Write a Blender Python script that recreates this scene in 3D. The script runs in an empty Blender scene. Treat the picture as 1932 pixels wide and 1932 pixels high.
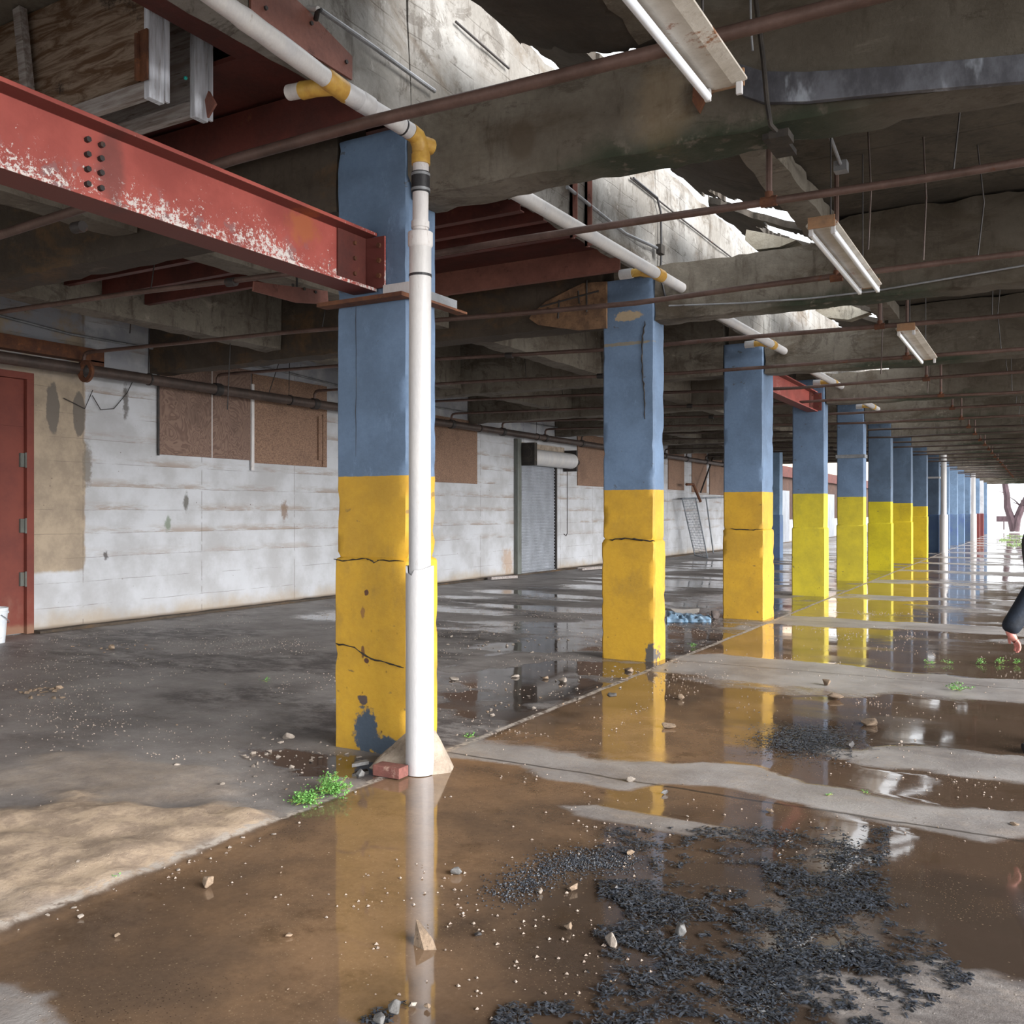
import bpy, bmesh, math, random
from mathutils import Vector, noise, Matrix
random.seed(7)
SC = bpy.context.scene
COL = SC.collection
# ------------------------------------------------------------------ camera
F = 1754.0; CX = 966.0; CY = 965.0; H = 1.6
TH = math.atan((1970 - CX) / F); CT, ST = math.cos(TH), math.sin(TH)
cam = bpy.data.cameras.new('camera'); camo = bpy.data.objects.new('camera', cam); COL.objects.link(camo)
camo.location = (0, 0, H); camo.rotation_euler = (math.pi / 2, 0, TH)
cam.sensor_width = 36; cam.lens = F / 1932 * 36; cam.clip_start = 0.05; cam.clip_end = 500
SC.camera = camo
# ------------------------------------------------------------------ world, sun, exposure
w = bpy.data.worlds.new('world'); SC.world = w; w.use_nodes = True
bg = w.node_tree.nodes['Background']; bg.inputs[0].default_value = (0.93, 0.965, 1.0, 1); bg.inputs[1].default_value = 1.15
sun = bpy.data.lights.new('sun', 'SUN'); sun.energy = 4.6; sun.angle = math.radians(46); sun.color = (1, .98, .96)
suno = bpy.data.objects.new('sun', sun); COL.objects.link(suno)
suno.rotation_euler = Vector((0.95, -0.2, 0.26)).to_track_quat('Z', 'Y').to_euler()
vs = SC.view_settings; vs.view_transform = 'Standard'; vs.look = 'None'; vs.gamma = 1; vs.exposure = 1.2; vs.use_curve_mapping = False

# ------------------------------------------------------------------ placing helpers
def ray(px, py):
    a = (px - CX) / F; b = -(py - CY) / F
    return Vector((a * CT - ST, a * ST + CT, b))
def gp(px, py, z=0.0):
    r = ray(px, py); t = (z - H) / r.z; return Vector((0, 0, H)) + r * t
def yp(px, py, Y):
    r = ray(px, py); return Vector((0, 0, H)) + r * (Y / r.y)
def xp(px, py, X):
    r = ray(px, py); return Vector((0, 0, H)) + r * (X / r.x)
def fbm(x, y, z=0.0, o=3):
    return noise.fractal(Vector((x, y, z)), 1.0, 2.0, o)
def sst(a, b, v):
    t = min(1, max(0, (v - a) / (b - a))); return t * t * (3 - 2 * t)

# ------------------------------------------------------------------ shader helpers
def L(c):
    r = []
    for v in c:
        v /= 255.0; r.append(v / 12.92 if v <= .04045 else ((v + .055) / 1.055) ** 2.4)
    return (r[0], r[1], r[2], 1)
class NT:
    def __init__(s, name):
        s.m = bpy.data.materials.new(name); s.m.use_nodes = True; s.t = s.m.node_tree
        s.b = s.t.nodes['Principled BSDF']; s.g = s.t.nodes.new('ShaderNodeNewGeometry'); s.pos = s.g.outputs['Position']
        sp = s.t.nodes.new('ShaderNodeSeparateXYZ'); s.t.links.new(s.pos, sp.inputs[0]); s.x, s.y, s.z = sp.outputs
    def put(s, i, v):
        if isinstance(v, bpy.types.NodeSocket): s.t.links.new(v, i)
        elif v is not None: i.default_value = v
    def math(s, op, a, b=None, c=None, clamp=False):
        n = s.t.nodes.new('ShaderNodeMath'); n.operation = op; n.use_clamp = clamp
        s.put(n.inputs[0], a)
        if b is not None: s.put(n.inputs[1], b)
        if c is not None: s.put(n.inputs[2], c)
        return n.outputs[0]
    def scl(s, v, vec):
        n = s.t.nodes.new('ShaderNodeVectorMath'); n.operation = 'MULTIPLY'; s.put(n.inputs[0], v); n.inputs[1].default_value = vec; return n.outputs[0]
    def noise(s, scale, vec=None, detail=5, rough=.6, dist=0):
        n = s.t.nodes.new('ShaderNodeTexNoise'); n.inputs['Scale'].default_value = scale; n.inputs['Detail'].default_value = detail
        n.inputs['Roughness'].default_value = rough; n.inputs['Distortion'].default_value = dist
        s.put(n.inputs['Vector'], vec if vec is not None else s.pos); return n.outputs[0]
    def voro(s, scale, vec=None, feat='F1'):
        n = s.t.nodes.new('ShaderNodeTexVoronoi'); n.feature = feat; n.inputs['Scale'].default_value = scale
        s.put(n.inputs['Vector'], vec if vec is not None else s.pos); return n.outputs[0]
    def step(s, v, a, b):
        n = s.t.nodes.new('ShaderNodeMapRange'); n.interpolation_type = 'SMOOTHSTEP'
        s.put(n.inputs[0], v); s.put(n.inputs[1], a); s.put(n.inputs[2], b); return n.outputs[0]
    def mix(s, f, a, b, mode='MIX'):
        n = s.t.nodes.new('ShaderNodeMix'); n.data_type = 'RGBA'; n.blend_type = mode
        s.put(n.inputs[0], f); s.put(n.inputs[6], a); s.put(n.inputs[7], b); return n.outputs[2]
    def mixf(s, f, a, b):
        n = s.t.nodes.new('ShaderNodeMix'); n.data_type = 'FLOAT'; s.put(n.inputs[0], f); s.put(n.inputs[2], a); s.put(n.inputs[3], b); return n.outputs[0]
    def blob(s, p, r, wob=.5, sc=6, soft=.25):
        # irregular stain around p with radii r
        v = s.t.nodes.new('ShaderNodeVectorMath'); v.operation = 'SUBTRACT'; s.put(v.inputs[0], s.pos); v.inputs[1].default_value = p
        v2 = s.scl(v.outputs[0], tuple(1 / k for k in r))
        l = s.t.nodes.new('ShaderNodeVectorMath'); l.operation = 'LENGTH'; s.put(l.inputs[0], v2)
        d = s.math('ADD', l.outputs['Value'], s.math('MULTIPLY', s.math('SUBTRACT', s.noise(sc), .5), wob * 2))
        return s.math('SUBTRACT', 1.0, s.step(d, 1 - soft, 1 + soft))
    def bump(s, h, strength=.3, dist=.01, nrm=None):
        n = s.t.nodes.new('ShaderNodeBump'); n.inputs['Strength'].default_value = strength; n.inputs['Distance'].default_value = dist
        s.put(n.inputs['Height'], h)
        if nrm: s.put(n.inputs['Normal'], nrm)
        return n.outputs[0]
    def out(s, col, rough=.7, nrm=None, metal=0, spec=None, ior=None, sub=None):
        s.put(s.b.inputs['Base Color'], col); s.put(s.b.inputs['Roughness'], rough); s.put(s.b.inputs['Metallic'], metal)
        if nrm is not None: s.put(s.b.inputs['Normal'], nrm)
        if spec is not None: s.put(s.b.inputs['Specular IOR Level'], spec)
        if ior is not None: s.put(s.b.inputs['IOR'], ior)
        return s.m
def M_speck(name, c1, c2, c3=None, sc=3, fine=25, rough=.7, bump=.3, metal=0, lo=.35, hi=.65, t3=(.58, .68), sc3=7, streak=None):
    n = NT(name); v = n.scl(n.pos, streak) if streak else n.pos
    f = n.noise(sc, v, 6, .65); col = n.mix(n.step(f, lo, hi), L(c1), L(c2))
    g = n.noise(fine, v, 4, .7)
    if c3: col = n.mix(n.step(n.noise(sc3, v, 8, .75), t3[0], t3[1]), col, L(c3))
    col = n.mix(.35, col, n.mix(g, (0, 0, 0, 1), (1, 1, 1, 1)), 'SOFT_LIGHT')
    return n.out(col, rough, n.bump(g, bump, .01), metal)

MT = {}
MT['steel_plain'] = M_speck('galvanised_steel', (120, 122, 125), (150, 152, 156), (90, 75, 62), rough=.5, metal=.3)
MT['white_pvc'] = M_speck('white_plastic', (184, 183, 185), (196, 193, 191), (150, 136, 122), sc=2, fine=40, rough=.42, bump=.1, t3=(.62, .74), sc3=9, streak=(2, 2, .5))
MT['old_pvc'] = M_speck('aged_white_plastic', (196, 192, 192), (212, 208, 206), (140, 118, 100), sc=4, fine=40, rough=.5, bump=.15, t3=(.57, .72), sc3=9, streak=(2, 2, .5))
MT['yellow_pvc'] = M_speck('yellow_primer_plastic', (196, 158, 74), (176, 134, 60), (214, 190, 130), sc=9, rough=.5, bump=.15)
MT['rubber'] = M_speck('black_rubber', (30, 30, 34), (44, 42, 44), rough=.5)
MT['rust_pipe'] = M_speck('rusty_brown_pipe', (84, 65, 58), (104, 82, 75), (104, 62, 42), sc=3, rough=.55, t3=(.6, .72), metal=.2)
MT['dark_pipe'] = M_speck('dark_painted_pipe', (66, 56, 52), (84, 70, 64), (104, 66, 44), sc=3, rough=.5, t3=(.62, .74), metal=.2)
MT['black_iron'] = M_speck('black_iron', (36, 33, 33), (54, 48, 46), (80, 52, 38), sc=4, rough=.6)
MT['rust'] = M_speck('orange_rust', (106, 66, 42), (84, 52, 38), (134, 84, 48), sc=9, rough=.85, bump=.6)
MT['tube_glass'] = M_speck('white_lamp_tube', (226, 232, 240), (232, 236, 242), rough=.25, bump=0)
MT['lamp_metal'] = M_speck('rusty_white_enamel', (198, 192, 182), (170, 162, 150), (140, 96, 66), sc=3, rough=.5, t3=(.57, .66), sc3=5)
MT['lamp_brown'] = M_speck('rusty_lamp_end', (122, 96, 74), (150, 112, 80), (160, 98, 50), sc=6, rough=.6)
MT['dark_red'] = M_speck('dark_red_oxide_steel', (96, 44, 36), (76, 36, 30), (110, 64, 44), sc=3, rough=.65, t3=(.6, .72))
MT['pink_red'] = M_speck('faded_red_steel', (128, 82, 70), (112, 70, 60), (90, 52, 44), sc=3, rough=.7)
MT['brick'] = M_speck('red_brick', (122, 76, 68), (104, 64, 58), (170, 140, 126), sc=20, rough=.85)
MT['rock_pale'] = M_speck('pale_rubble', (158, 148, 138), (130, 119, 109), (88, 78, 70), sc=14, fine=60, rough=.85, bump=.6, sc3=22)
MT['rock_tan'] = M_speck('tan_rubble', (144, 124, 104), (114, 98, 82), (74, 62, 52), sc=14, fine=60, rough=.85, bump=.6, sc3=22)
MT['rock_grey'] = M_speck('grey_stone', (116, 116, 116), (88, 86, 84), (64, 60, 56), sc=12, fine=60, rough=.6, bump=.4, sc3=20)
MT['rock_dark'] = M_speck('black_stone', (42, 40, 42), (60, 56, 54), rough=.4)
MT['wedge'] = M_speck('pale_mortar', (170, 156, 140), (140, 126, 112), (104, 92, 80), sc=7, fine=40, rough=.85, bump=.6)
MT['leaf'] = M_speck('weed_leaf', (84, 138, 62), (112, 164, 84), (140, 164, 96), sc=40, rough=.5, bump=0)
MT['stem'] = M_speck('weed_stem', (120, 140, 60), (140, 120, 70), rough=.6)
MT['grass'] = M_speck('grass_blades', (92, 128, 48), (120, 150, 70), sc=10, rough=.7, bump=0)
MT['tarp'] = M_speck('pale_blue_tarp', (120, 158, 190), (150, 176, 200), (200, 210, 220), sc=8, rough=.4)
MT['board_white'] = M_speck('dirty_white_panel', (206, 196, 186), (184, 172, 160), (130, 112, 98), sc=5, rough=.7)
MT['bag'] = M_speck('dark_cloth', (56, 50, 48), (80, 70, 66), sc=20, rough=.8)
MT['mesh_steel'] = M_speck('grey_wire', (104, 110, 116), (130, 136, 142), rough=.5)
MT['dark_gap'] = M_speck('dark_housing', (34, 30, 28), (52, 46, 40), (92, 80, 66), sc=10, rough=.7)
MT['grey_post'] = M_speck('weathered_grey_post', (104, 108, 104), (84, 84, 78), (110, 84, 66), sc=4, rough=.8, streak=(1, 1, .3))
MT['cream'] = M_speck('cream_render', (226, 204, 180), (206, 182, 158), sc=2, rough=.8)
MT['bark'] = M_speck('tree_bark', (84, 66, 72), (60, 46, 50), sc=4, rough=.9, streak=(1, 1, .3))
MT['navy'] = M_speck('navy_cloth', (22, 34, 50), (14, 22, 34), sc=14, rough=.75, bump=.3)
MT['black_cloth'] = M_speck('black_cloth', (24, 24, 28), (34, 34, 38), rough=.8)
MT['skin'] = M_speck('skin', (206, 140, 128), (196, 118, 112), sc=12, rough=.5, bump=.05)
MT['hair'] = M_speck('brown_hair', (60, 42, 32), (40, 28, 22), sc=40, rough=.6)
MT['bucket'] = M_speck('white_bucket', (206, 212, 220), (220, 224, 228), (150, 150, 156), sc=6, rough=.45)
MT['gravel'] = M_speck('floor_gravel', (170, 156, 144), (120, 106, 96), sc=60, rough=.85, bump=.2)
MT['outside'] = M_speck('pale_concrete_ground', (196, 192, 186), (214, 210, 204), sc=1, rough=.8)
MT['dark_brown'] = M_speck('interior_shade_brown', (84, 60, 50), (64, 46, 40), (110, 92, 84), sc=2, rough=.85)
MT['patch'] = M_speck('broken_concrete', (128, 98, 72), (96, 72, 54), (60, 46, 38), sc=8, fine=50, rough=.9, bump=.8, sc3=14)
MT['turq'] = M_speck('turquoise_bead', (40, 190, 180), (50, 200, 190), rough=.4)

def m_concrete(name, c1, c2, cst, moss=False, board=.0, dark=(56, 46, 36)):
    n = NT(name)
    f = n.noise(1.1, None, 7, .62); col = n.mix(n.step(f, .36, .64), L(c1), L(c2))
    col = n.mix(n.math('MULTIPLY', n.step(n.noise(.9, n.scl(n.pos, (1, 1, 2.2)), 8, .7, .6), .5, .66), .75), col, L(cst))
    col = n.mix(n.math('MULTIPLY', n.step(n.noise(5, n.scl(n.pos, (1.6, 1.6, .35)), 6, .7), .52, .7), .6), col, L(dark))
    col = n.mix(n.math('MULTIPLY', n.step(n.noise(2.3, n.scl(n.pos, (.6, 1, 1.4)), 9, .8, .8), .54, .6), .5), col, L(dark))
    col = n.mix(n.math('MULTIPLY', n.step(n.noise(2.9, n.scl(n.pos, (.5, 1, 1)), 9, .8, .5), .58, .68), .5), col, L(tuple(min(255, v * 1.3 + 8) for v in c1)))
    g = n.noise(22, None, 5, .75); col = n.mix(.4, col, n.mix(g, (0, 0, 0, 1), (1, 1, 1, 1)), 'SOFT_LIGHT')
    h = g
    if board:
        fr = n.math('FRACT', n.math('DIVIDE', n.z if board > 0 else n.y, abs(board)))
        ln = n.math('SUBTRACT', 1, n.step(n.math('ABSOLUTE', n.math('SUBTRACT', fr, .5)), .0, .04))
        ln = n.math('MULTIPLY', ln, n.step(n.noise(2.5), .42, .55))
        col = n.mix(n.math('MULTIPLY', ln, .3), col, L(dark)); h = n.math('SUBTRACT', g, ln)
    if moss:
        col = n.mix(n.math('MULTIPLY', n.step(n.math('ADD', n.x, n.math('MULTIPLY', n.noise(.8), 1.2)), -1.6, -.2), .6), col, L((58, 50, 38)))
        mm = n.math('MULTIPLY', n.math('SUBTRACT', 1, n.step(n.math('ADD', n.z, n.math('MULTIPLY', n.noise(4), .25)), 3.74, 3.92)),
                    n.math('MULTIPLY', n.step(n.x, -2.75, -2.1), n.math('SUBTRACT', 1, n.step(n.x, -1.1, -.6))))
        mm = n.math('MULTIPLY', mm, n.step(n.noise(9), .3, .44))
        col = n.mix(n.math('MULTIPLY', mm, .9), col, L((28, 42, 22)))
        col = n.mix(n.math('MULTIPLY', n.blob((-1.85, 4.9, 3.86), (.16, .4, .2), .8, 8, .5), .35), col, L((142, 122, 92)))
        col = n.mix(n.math('MULTIPLY', n.blob((-2.75, 4.9, 3.86), (.09, .3, .12), .3, 6), .6), col, L((74, 62, 48)))
    return n.out(col, .88, n.bump(h, .45, .012))
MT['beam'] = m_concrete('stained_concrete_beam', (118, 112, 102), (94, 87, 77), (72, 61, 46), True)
MT['girder'] = m_concrete('board_marked_girder', (138, 136, 132), (112, 108, 102), (88, 76, 62), False, .21)
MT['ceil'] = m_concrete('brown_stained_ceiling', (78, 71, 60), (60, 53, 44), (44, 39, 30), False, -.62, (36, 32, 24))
MT['ceil_left'] = m_concrete('grey_stained_ceiling', (116, 110, 100), (98, 90, 80), (72, 62, 52))
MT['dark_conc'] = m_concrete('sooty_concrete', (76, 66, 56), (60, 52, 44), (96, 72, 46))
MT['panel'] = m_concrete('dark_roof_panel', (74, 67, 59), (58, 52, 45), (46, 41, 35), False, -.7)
MT['chunk'] = m_concrete('pale_broken_slab', (186, 180, 166), (160, 152, 136), (110, 100, 82))

def m_wall():
    n = NT('white_painted_board_wall')
    base = n.mix(n.step(n.noise(1.3, None, 6, .6), .35, .65), L((186, 188, 193)), L((164, 164, 166)))
    # brown dust streaks under the board marks
    fz = n.math('FRACT', n.math('DIVIDE', n.math('ADD', n.z, n.math('MULTIPLY', n.noise(.7), .05)), .33))
    dust = n.math('MULTIPLY', n.math('SUBTRACT', 1, n.step(fz, .0, .5)), n.step(n.noise(1.9, n.scl(n.pos, (1, .45, 2.6)), 8, .75), .44, .6))
    dust = n.math('MULTIPLY', dust, n.step(n.z, .7, 1.2))
    col = n.mix(n.math('MULTIPLY', dust, .85), base, L((146, 132, 120)))
    ln = n.math('SUBTRACT', 1, n.step(n.math('ABSOLUTE', n.math('SUBTRACT', fz, .0)), .0, .035))
    ln = n.math('MULTIPLY', ln, n.step(n.noise(1.8), .42, .56))
    fy = n.math('FRACT', n.math('DIVIDE', n.math('ADD', n.y, .15), 2.1))
    vl = n.math('SUBTRACT', 1, n.step(fy, .0, .012))
    vl = n.math('MULTIPLY', vl, n.step(n.noise(6), .4, .5))
    lines = n.math('MAXIMUM', ln, vl)
    # bare beige strip beside the door
    bw = n.math('MULTIPLY', n.math('SUBTRACT', 1, n.step(n.math('ADD', n.y, n.math('MULTIPLY', n.noise(3), .12)), 8.33, 8.37)), n.step(n.math('ADD', n.z, n.math('MULTIPLY', n.noise(5), .08)), .8, .86))
    bc = n.mix(n.step(n.noise(2.6, None, 6, .7), .35, .65), L((162, 146, 126)), L((138, 124, 108)))
    col = n.mix(bw, col, bc)
    col = n.mix(n.math('MULTIPLY', bw, n.blob((-11.6, 7.8, 3.0), (.4, .1, .33), .45, 6, .08)), col, L((104, 96, 88)))
    col = n.mix(n.math('MULTIPLY', bw, n.blob((-11.6, 8.2, 2.95), (.4, .1, .3), .45, 6, .08)), col, L((104, 96, 88)))
    # soil at the foot
    ft = n.math('SUBTRACT', 1, n.step(n.math('ADD', n.z, n.math('MULTIPLY', n.noise(2.2), .5)), .22, .55))
    col = n.mix(n.math('MULTIPLY', ft, .7), col, L((160, 142, 116)))
    ft2 = n.math('SUBTRACT', 1, n.step(n.z, .02, .09)); col = n.mix(ft2, col, L((96, 82, 70)))
    col = n.mix(n.math('MULTIPLY', n.blob((-11.6, 20.05, .38), (.4, .25, .3), .9, 7, .4), .6), col, L((160, 124, 84)))
    up = n.step(n.z, 3.3, 3.9); col = n.mix(n.math('MULTIPLY', up, n.step(n.noise(2.3), .4, .6)), col, L((150, 152, 160)))
    pits = n.math('SUBTRACT', 1, n.step(n.voro(5.5), .03, .07)); pits = n.math('MULTIPLY', pits, n.step(n.noise(2), .5, .6))
    col = n.mix(n.math('MULTIPLY', pits, .8), col, L((92, 78, 66)))
    pits2 = n.math('SUBTRACT', 1, n.step(n.voro(22), .06, .12)); pits2 = n.math('MULTIPLY', pits2, n.step(n.noise(3.1), .52, .62))
    col = n.mix(n.math('MULTIPLY', pits2, .6), col, L((110, 98, 88)))
    col = n.mix(n.math('MULTIPLY', lines, .6), col, L((104, 94, 86)))
    for p, r, c in (((-11.6, 10.05, 1.75), (.4, .05, .13), (74, 70, 60)), ((-11.6, 9.7, 1.42), (.4, .05, .11), (110, 122, 104)), ((-11.6, 8.62, .98), (.4, .04, .06), (50, 40, 36)),
                    ((-11.6, 8.95, 3.2), (.4, .045, .25), (80, 74, 68)), ((-11.6, 12.2, 1.62), (.4, .08, .16), (120, 98, 80)), ((-11.6, 8.32, 2.25), (.4, .07, .3), (110, 102, 92))):
        col = n.mix(n.math('MULTIPLY', n.blob(p, r, .95, 16, .4), .8), col, L(c))
    h = n.math('SUBTRACT', n.noise(14), n.math('MULTIPLY', lines, 1.5))
    return n.out(col, .8, n.bump(h, .35, .012))
MT['wall'] = m_wall()

def m_pillar(name, blue, yellow, line, lo=False, chip=None):
    # painted: blue above the line, yellow below
    n = NT(name)
    zz = n.math('ADD', n.z, n.math('MULTIPLY', n.math('SUBTRACT', n.noise(18), .5), .012))
    up = n.step(zz, line - .002, line + .002)
    b = n.mix(n.step(n.noise(1.7, None, 6, .65), .36, .66), L(blue), L(tuple(v * .86 for v in blue)))
    b = n.mix(n.math('MULTIPLY', n.step(n.noise(4, n.scl(n.pos, (1, 1, .5)), 9, .8), .56, .72), .45), b, L(tuple(min(255, v * 1.22 + 10) for v in blue)))
    ye = n.mix(n.step(n.noise(2.1, None, 6, .65), .36, .66), L(yellow), L((yellow[0] * .9, yellow[1] * .9, yellow[2])))
    ye = n.mix(n.math('MULTIPLY', n.step(n.noise(3.2, n.scl(n.pos, (1, 1, .6)), 8, .75), .52, .74), .55), ye, L((yellow[0] * .74, yellow[1] * .76, yellow[2] + 12)))
    col = n.mix(up, ye, b)
    low = n.math('MULTIPLY', n.math('SUBTRACT', 1, n.step(n.z, .1, 1.25)), n.math('MULTIPLY', n.math('SUBTRACT', 1, n.step(n.voro(17, n.scl(n.pos, (1, 1, .8))), .09, .15)), n.step(n.noise(4.5), .52, .6)))
    col = n.mix(n.math('MULTIPLY', low, .85), col, L((88, 62, 34)))
    sm = n.math('MULTIPLY', n.step(n.noise(9, n.scl(n.pos, (1, 1, 1.4)), 3, .5), .68, .72), n.step(n.noise(1.5), .48, .55))
    col = n.mix(n.math('MULTIPLY', sm, .6), col, L((78, 74, 66)))
    if chip:
        for p, r, c in chip: col = n.mix(n.blob(p, r, .8, 20, .15), col, L(c))
    g = n.noise(30, None, 4, .7); col = n.mix(.22, col, n.mix(g, (0, 0, 0, 1), (1, 1, 1, 1)), 'SOFT_LIGHT')
    return n.out(col, .6, n.bump(n.noise(9, None, 6, .7), .35, .01), spec=.35)

def m_redbeam():
    n = NT('flaking_red_painted_steel')
    col = n.mix(n.step(n.noise(2, n.scl(n.pos, (1, 1, 1)), 6, .6), .35, .65), L((166, 80, 70)), L((140, 62, 54)))
    col = n.mix(n.math('MULTIPLY', n.step(n.noise(3, n.scl(n.pos, (1, 1, .4)), 6, .7), .52, .7), .6), col, L((112, 60, 50)))
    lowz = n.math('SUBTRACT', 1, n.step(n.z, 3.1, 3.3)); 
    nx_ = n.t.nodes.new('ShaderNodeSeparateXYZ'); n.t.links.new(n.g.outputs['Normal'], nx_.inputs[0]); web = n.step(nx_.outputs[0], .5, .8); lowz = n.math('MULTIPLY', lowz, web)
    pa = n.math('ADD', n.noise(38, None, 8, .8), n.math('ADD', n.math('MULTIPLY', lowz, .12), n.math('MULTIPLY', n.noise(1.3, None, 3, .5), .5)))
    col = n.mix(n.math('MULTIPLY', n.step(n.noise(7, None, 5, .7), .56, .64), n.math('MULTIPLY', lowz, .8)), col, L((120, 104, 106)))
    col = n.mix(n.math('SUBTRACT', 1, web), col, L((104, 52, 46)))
    col = n.mix(n.math('MULTIPLY', n.step(pa, .875, .895), web), col, L((206, 198, 194)))
    col = n.mix(n.math('MULTIPLY', n.blob((-3.94, 4.3, 3.34), (.4, .12, .09), .9, 14, .5), .8), col, L((158, 88, 50)))
    col = n.mix(n.math('MULTIPLY', n.blob((-3.94, 2.95, 3.25), (.4, .07, .2), .5, 9, .4), .5), col, L((70, 50, 48)))
    return n.out(col, .62, n.bump(pa, .3, .006))
MT['redbeam'] = m_redbeam()

def m_osb(name, c1, c2, grain):
    n = NT(name); v = n.scl(n.pos, (1, 1, 1))
    if grain:   # plywood: contour grain
        f = n.math('FRACT', n.math('MULTIPLY', n.noise(2.6, n.scl(n.pos, (1, 1, .7)), 3, .5, .9), 18))
        col = n.mix(n.step(f, .1, .8), L(c1), L(c2))
    else:
        f = n.voro(38, n.scl(n.pos, (1, .6, 1))); col = n.mix(n.step(n.noise(46, n.scl(n.pos, (1, .7, 1.2)), 5, .8), .38, .62), L(c1), L(c2))
    col = n.mix(n.math('MULTIPLY', n.step(n.noise(1.6), .5, .7), .35), col, L(tuple(v * .75 for v in c1)))
    return n.out(col, .8, n.bump(f, .25, .004))
MT['plywood'] = m_osb('brown_plywood', (102, 80, 70), (124, 101, 89), True)
MT['osb'] = m_osb('brown_particle_board', (104, 80, 66), (146, 116, 96), False)
def m_oldply():
    n = NT('weathered_plywood')
    v = n.scl(n.pos, (.7, 1, 5)); col = n.mix(n.step(n.noise(3.2, v, 8, .7, 1.2), .4, .62), L((92, 66, 44)), L((146, 128, 112)))
    col = n.mix(n.step(n.noise(2.2, None, 8, .75), .56, .66), col, L((46, 34, 28)))
    return n.out(col, .85, n.bump(n.noise(12, v), .4, .01))
MT['oldply'] = m_oldply()
MT['greywood'] = M_speck('grey_weathered_timber', (222, 226, 236), (186, 188, 196), (132, 120, 116), sc=5, fine=40, rough=.8, bump=.5, streak=(6, 6, .6), t3=(.54, .7))
MT['greywood_h'] = M_speck('grey_weathered_rail', (176, 170, 168), (134, 122, 116), (92, 74, 64), sc=5, fine=40, rough=.8, bump=.5, streak=(.6, 6, 6), t3=(.54, .7))
def m_reddoor():
    n = NT('rusty_red_door'); col = n.mix(n.step(n.noise(1.1, None, 6, .7), .4, .66), L((112, 52, 40)), L((94, 41, 33)))
    col = n.mix(n.math('MULTIPLY', n.step(n.noise(1.4, n.scl(n.pos, (1, 1, .6)), 5, .6), .55, .7), .6), col, L((132, 92, 78)))
    col = n.mix(n.math('SUBTRACT', 1, n.step(n.math('ADD', n.z, n.math('MULTIPLY', n.noise(9), .1)), .12, .2)), col, L((130, 96, 76)))
    return n.out(col, .7, n.bump(n.noise(8), .2, .01))
MT['reddoor'] = m_reddoor()
MT['slat'] = M_speck('galvanised_slats', (160, 164, 172), (142, 146, 152), (120, 112, 104), sc=3, rough=.45, metal=.2, t3=(.6, .75), streak=(1, 1, .5))
def m_plate():
    n = NT('stained_steel_strap'); col = n.mix(n.step(n.noise(4, n.scl(n.pos, (1, 1, .5)), 7, .7), .4, .65), L((70, 70, 76)), L((104, 106, 114)))
    col = n.mix(n.step(n.noise(3, n.scl(n.pos, (1.5, 1, .6)), 5, .6), .62, .72), col, L((150, 156, 166)))
    return n.out(col, .6, n.bump(n.noise(14), .3, .008), metal=.2)
MT['plate'] = m_plate()

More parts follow.
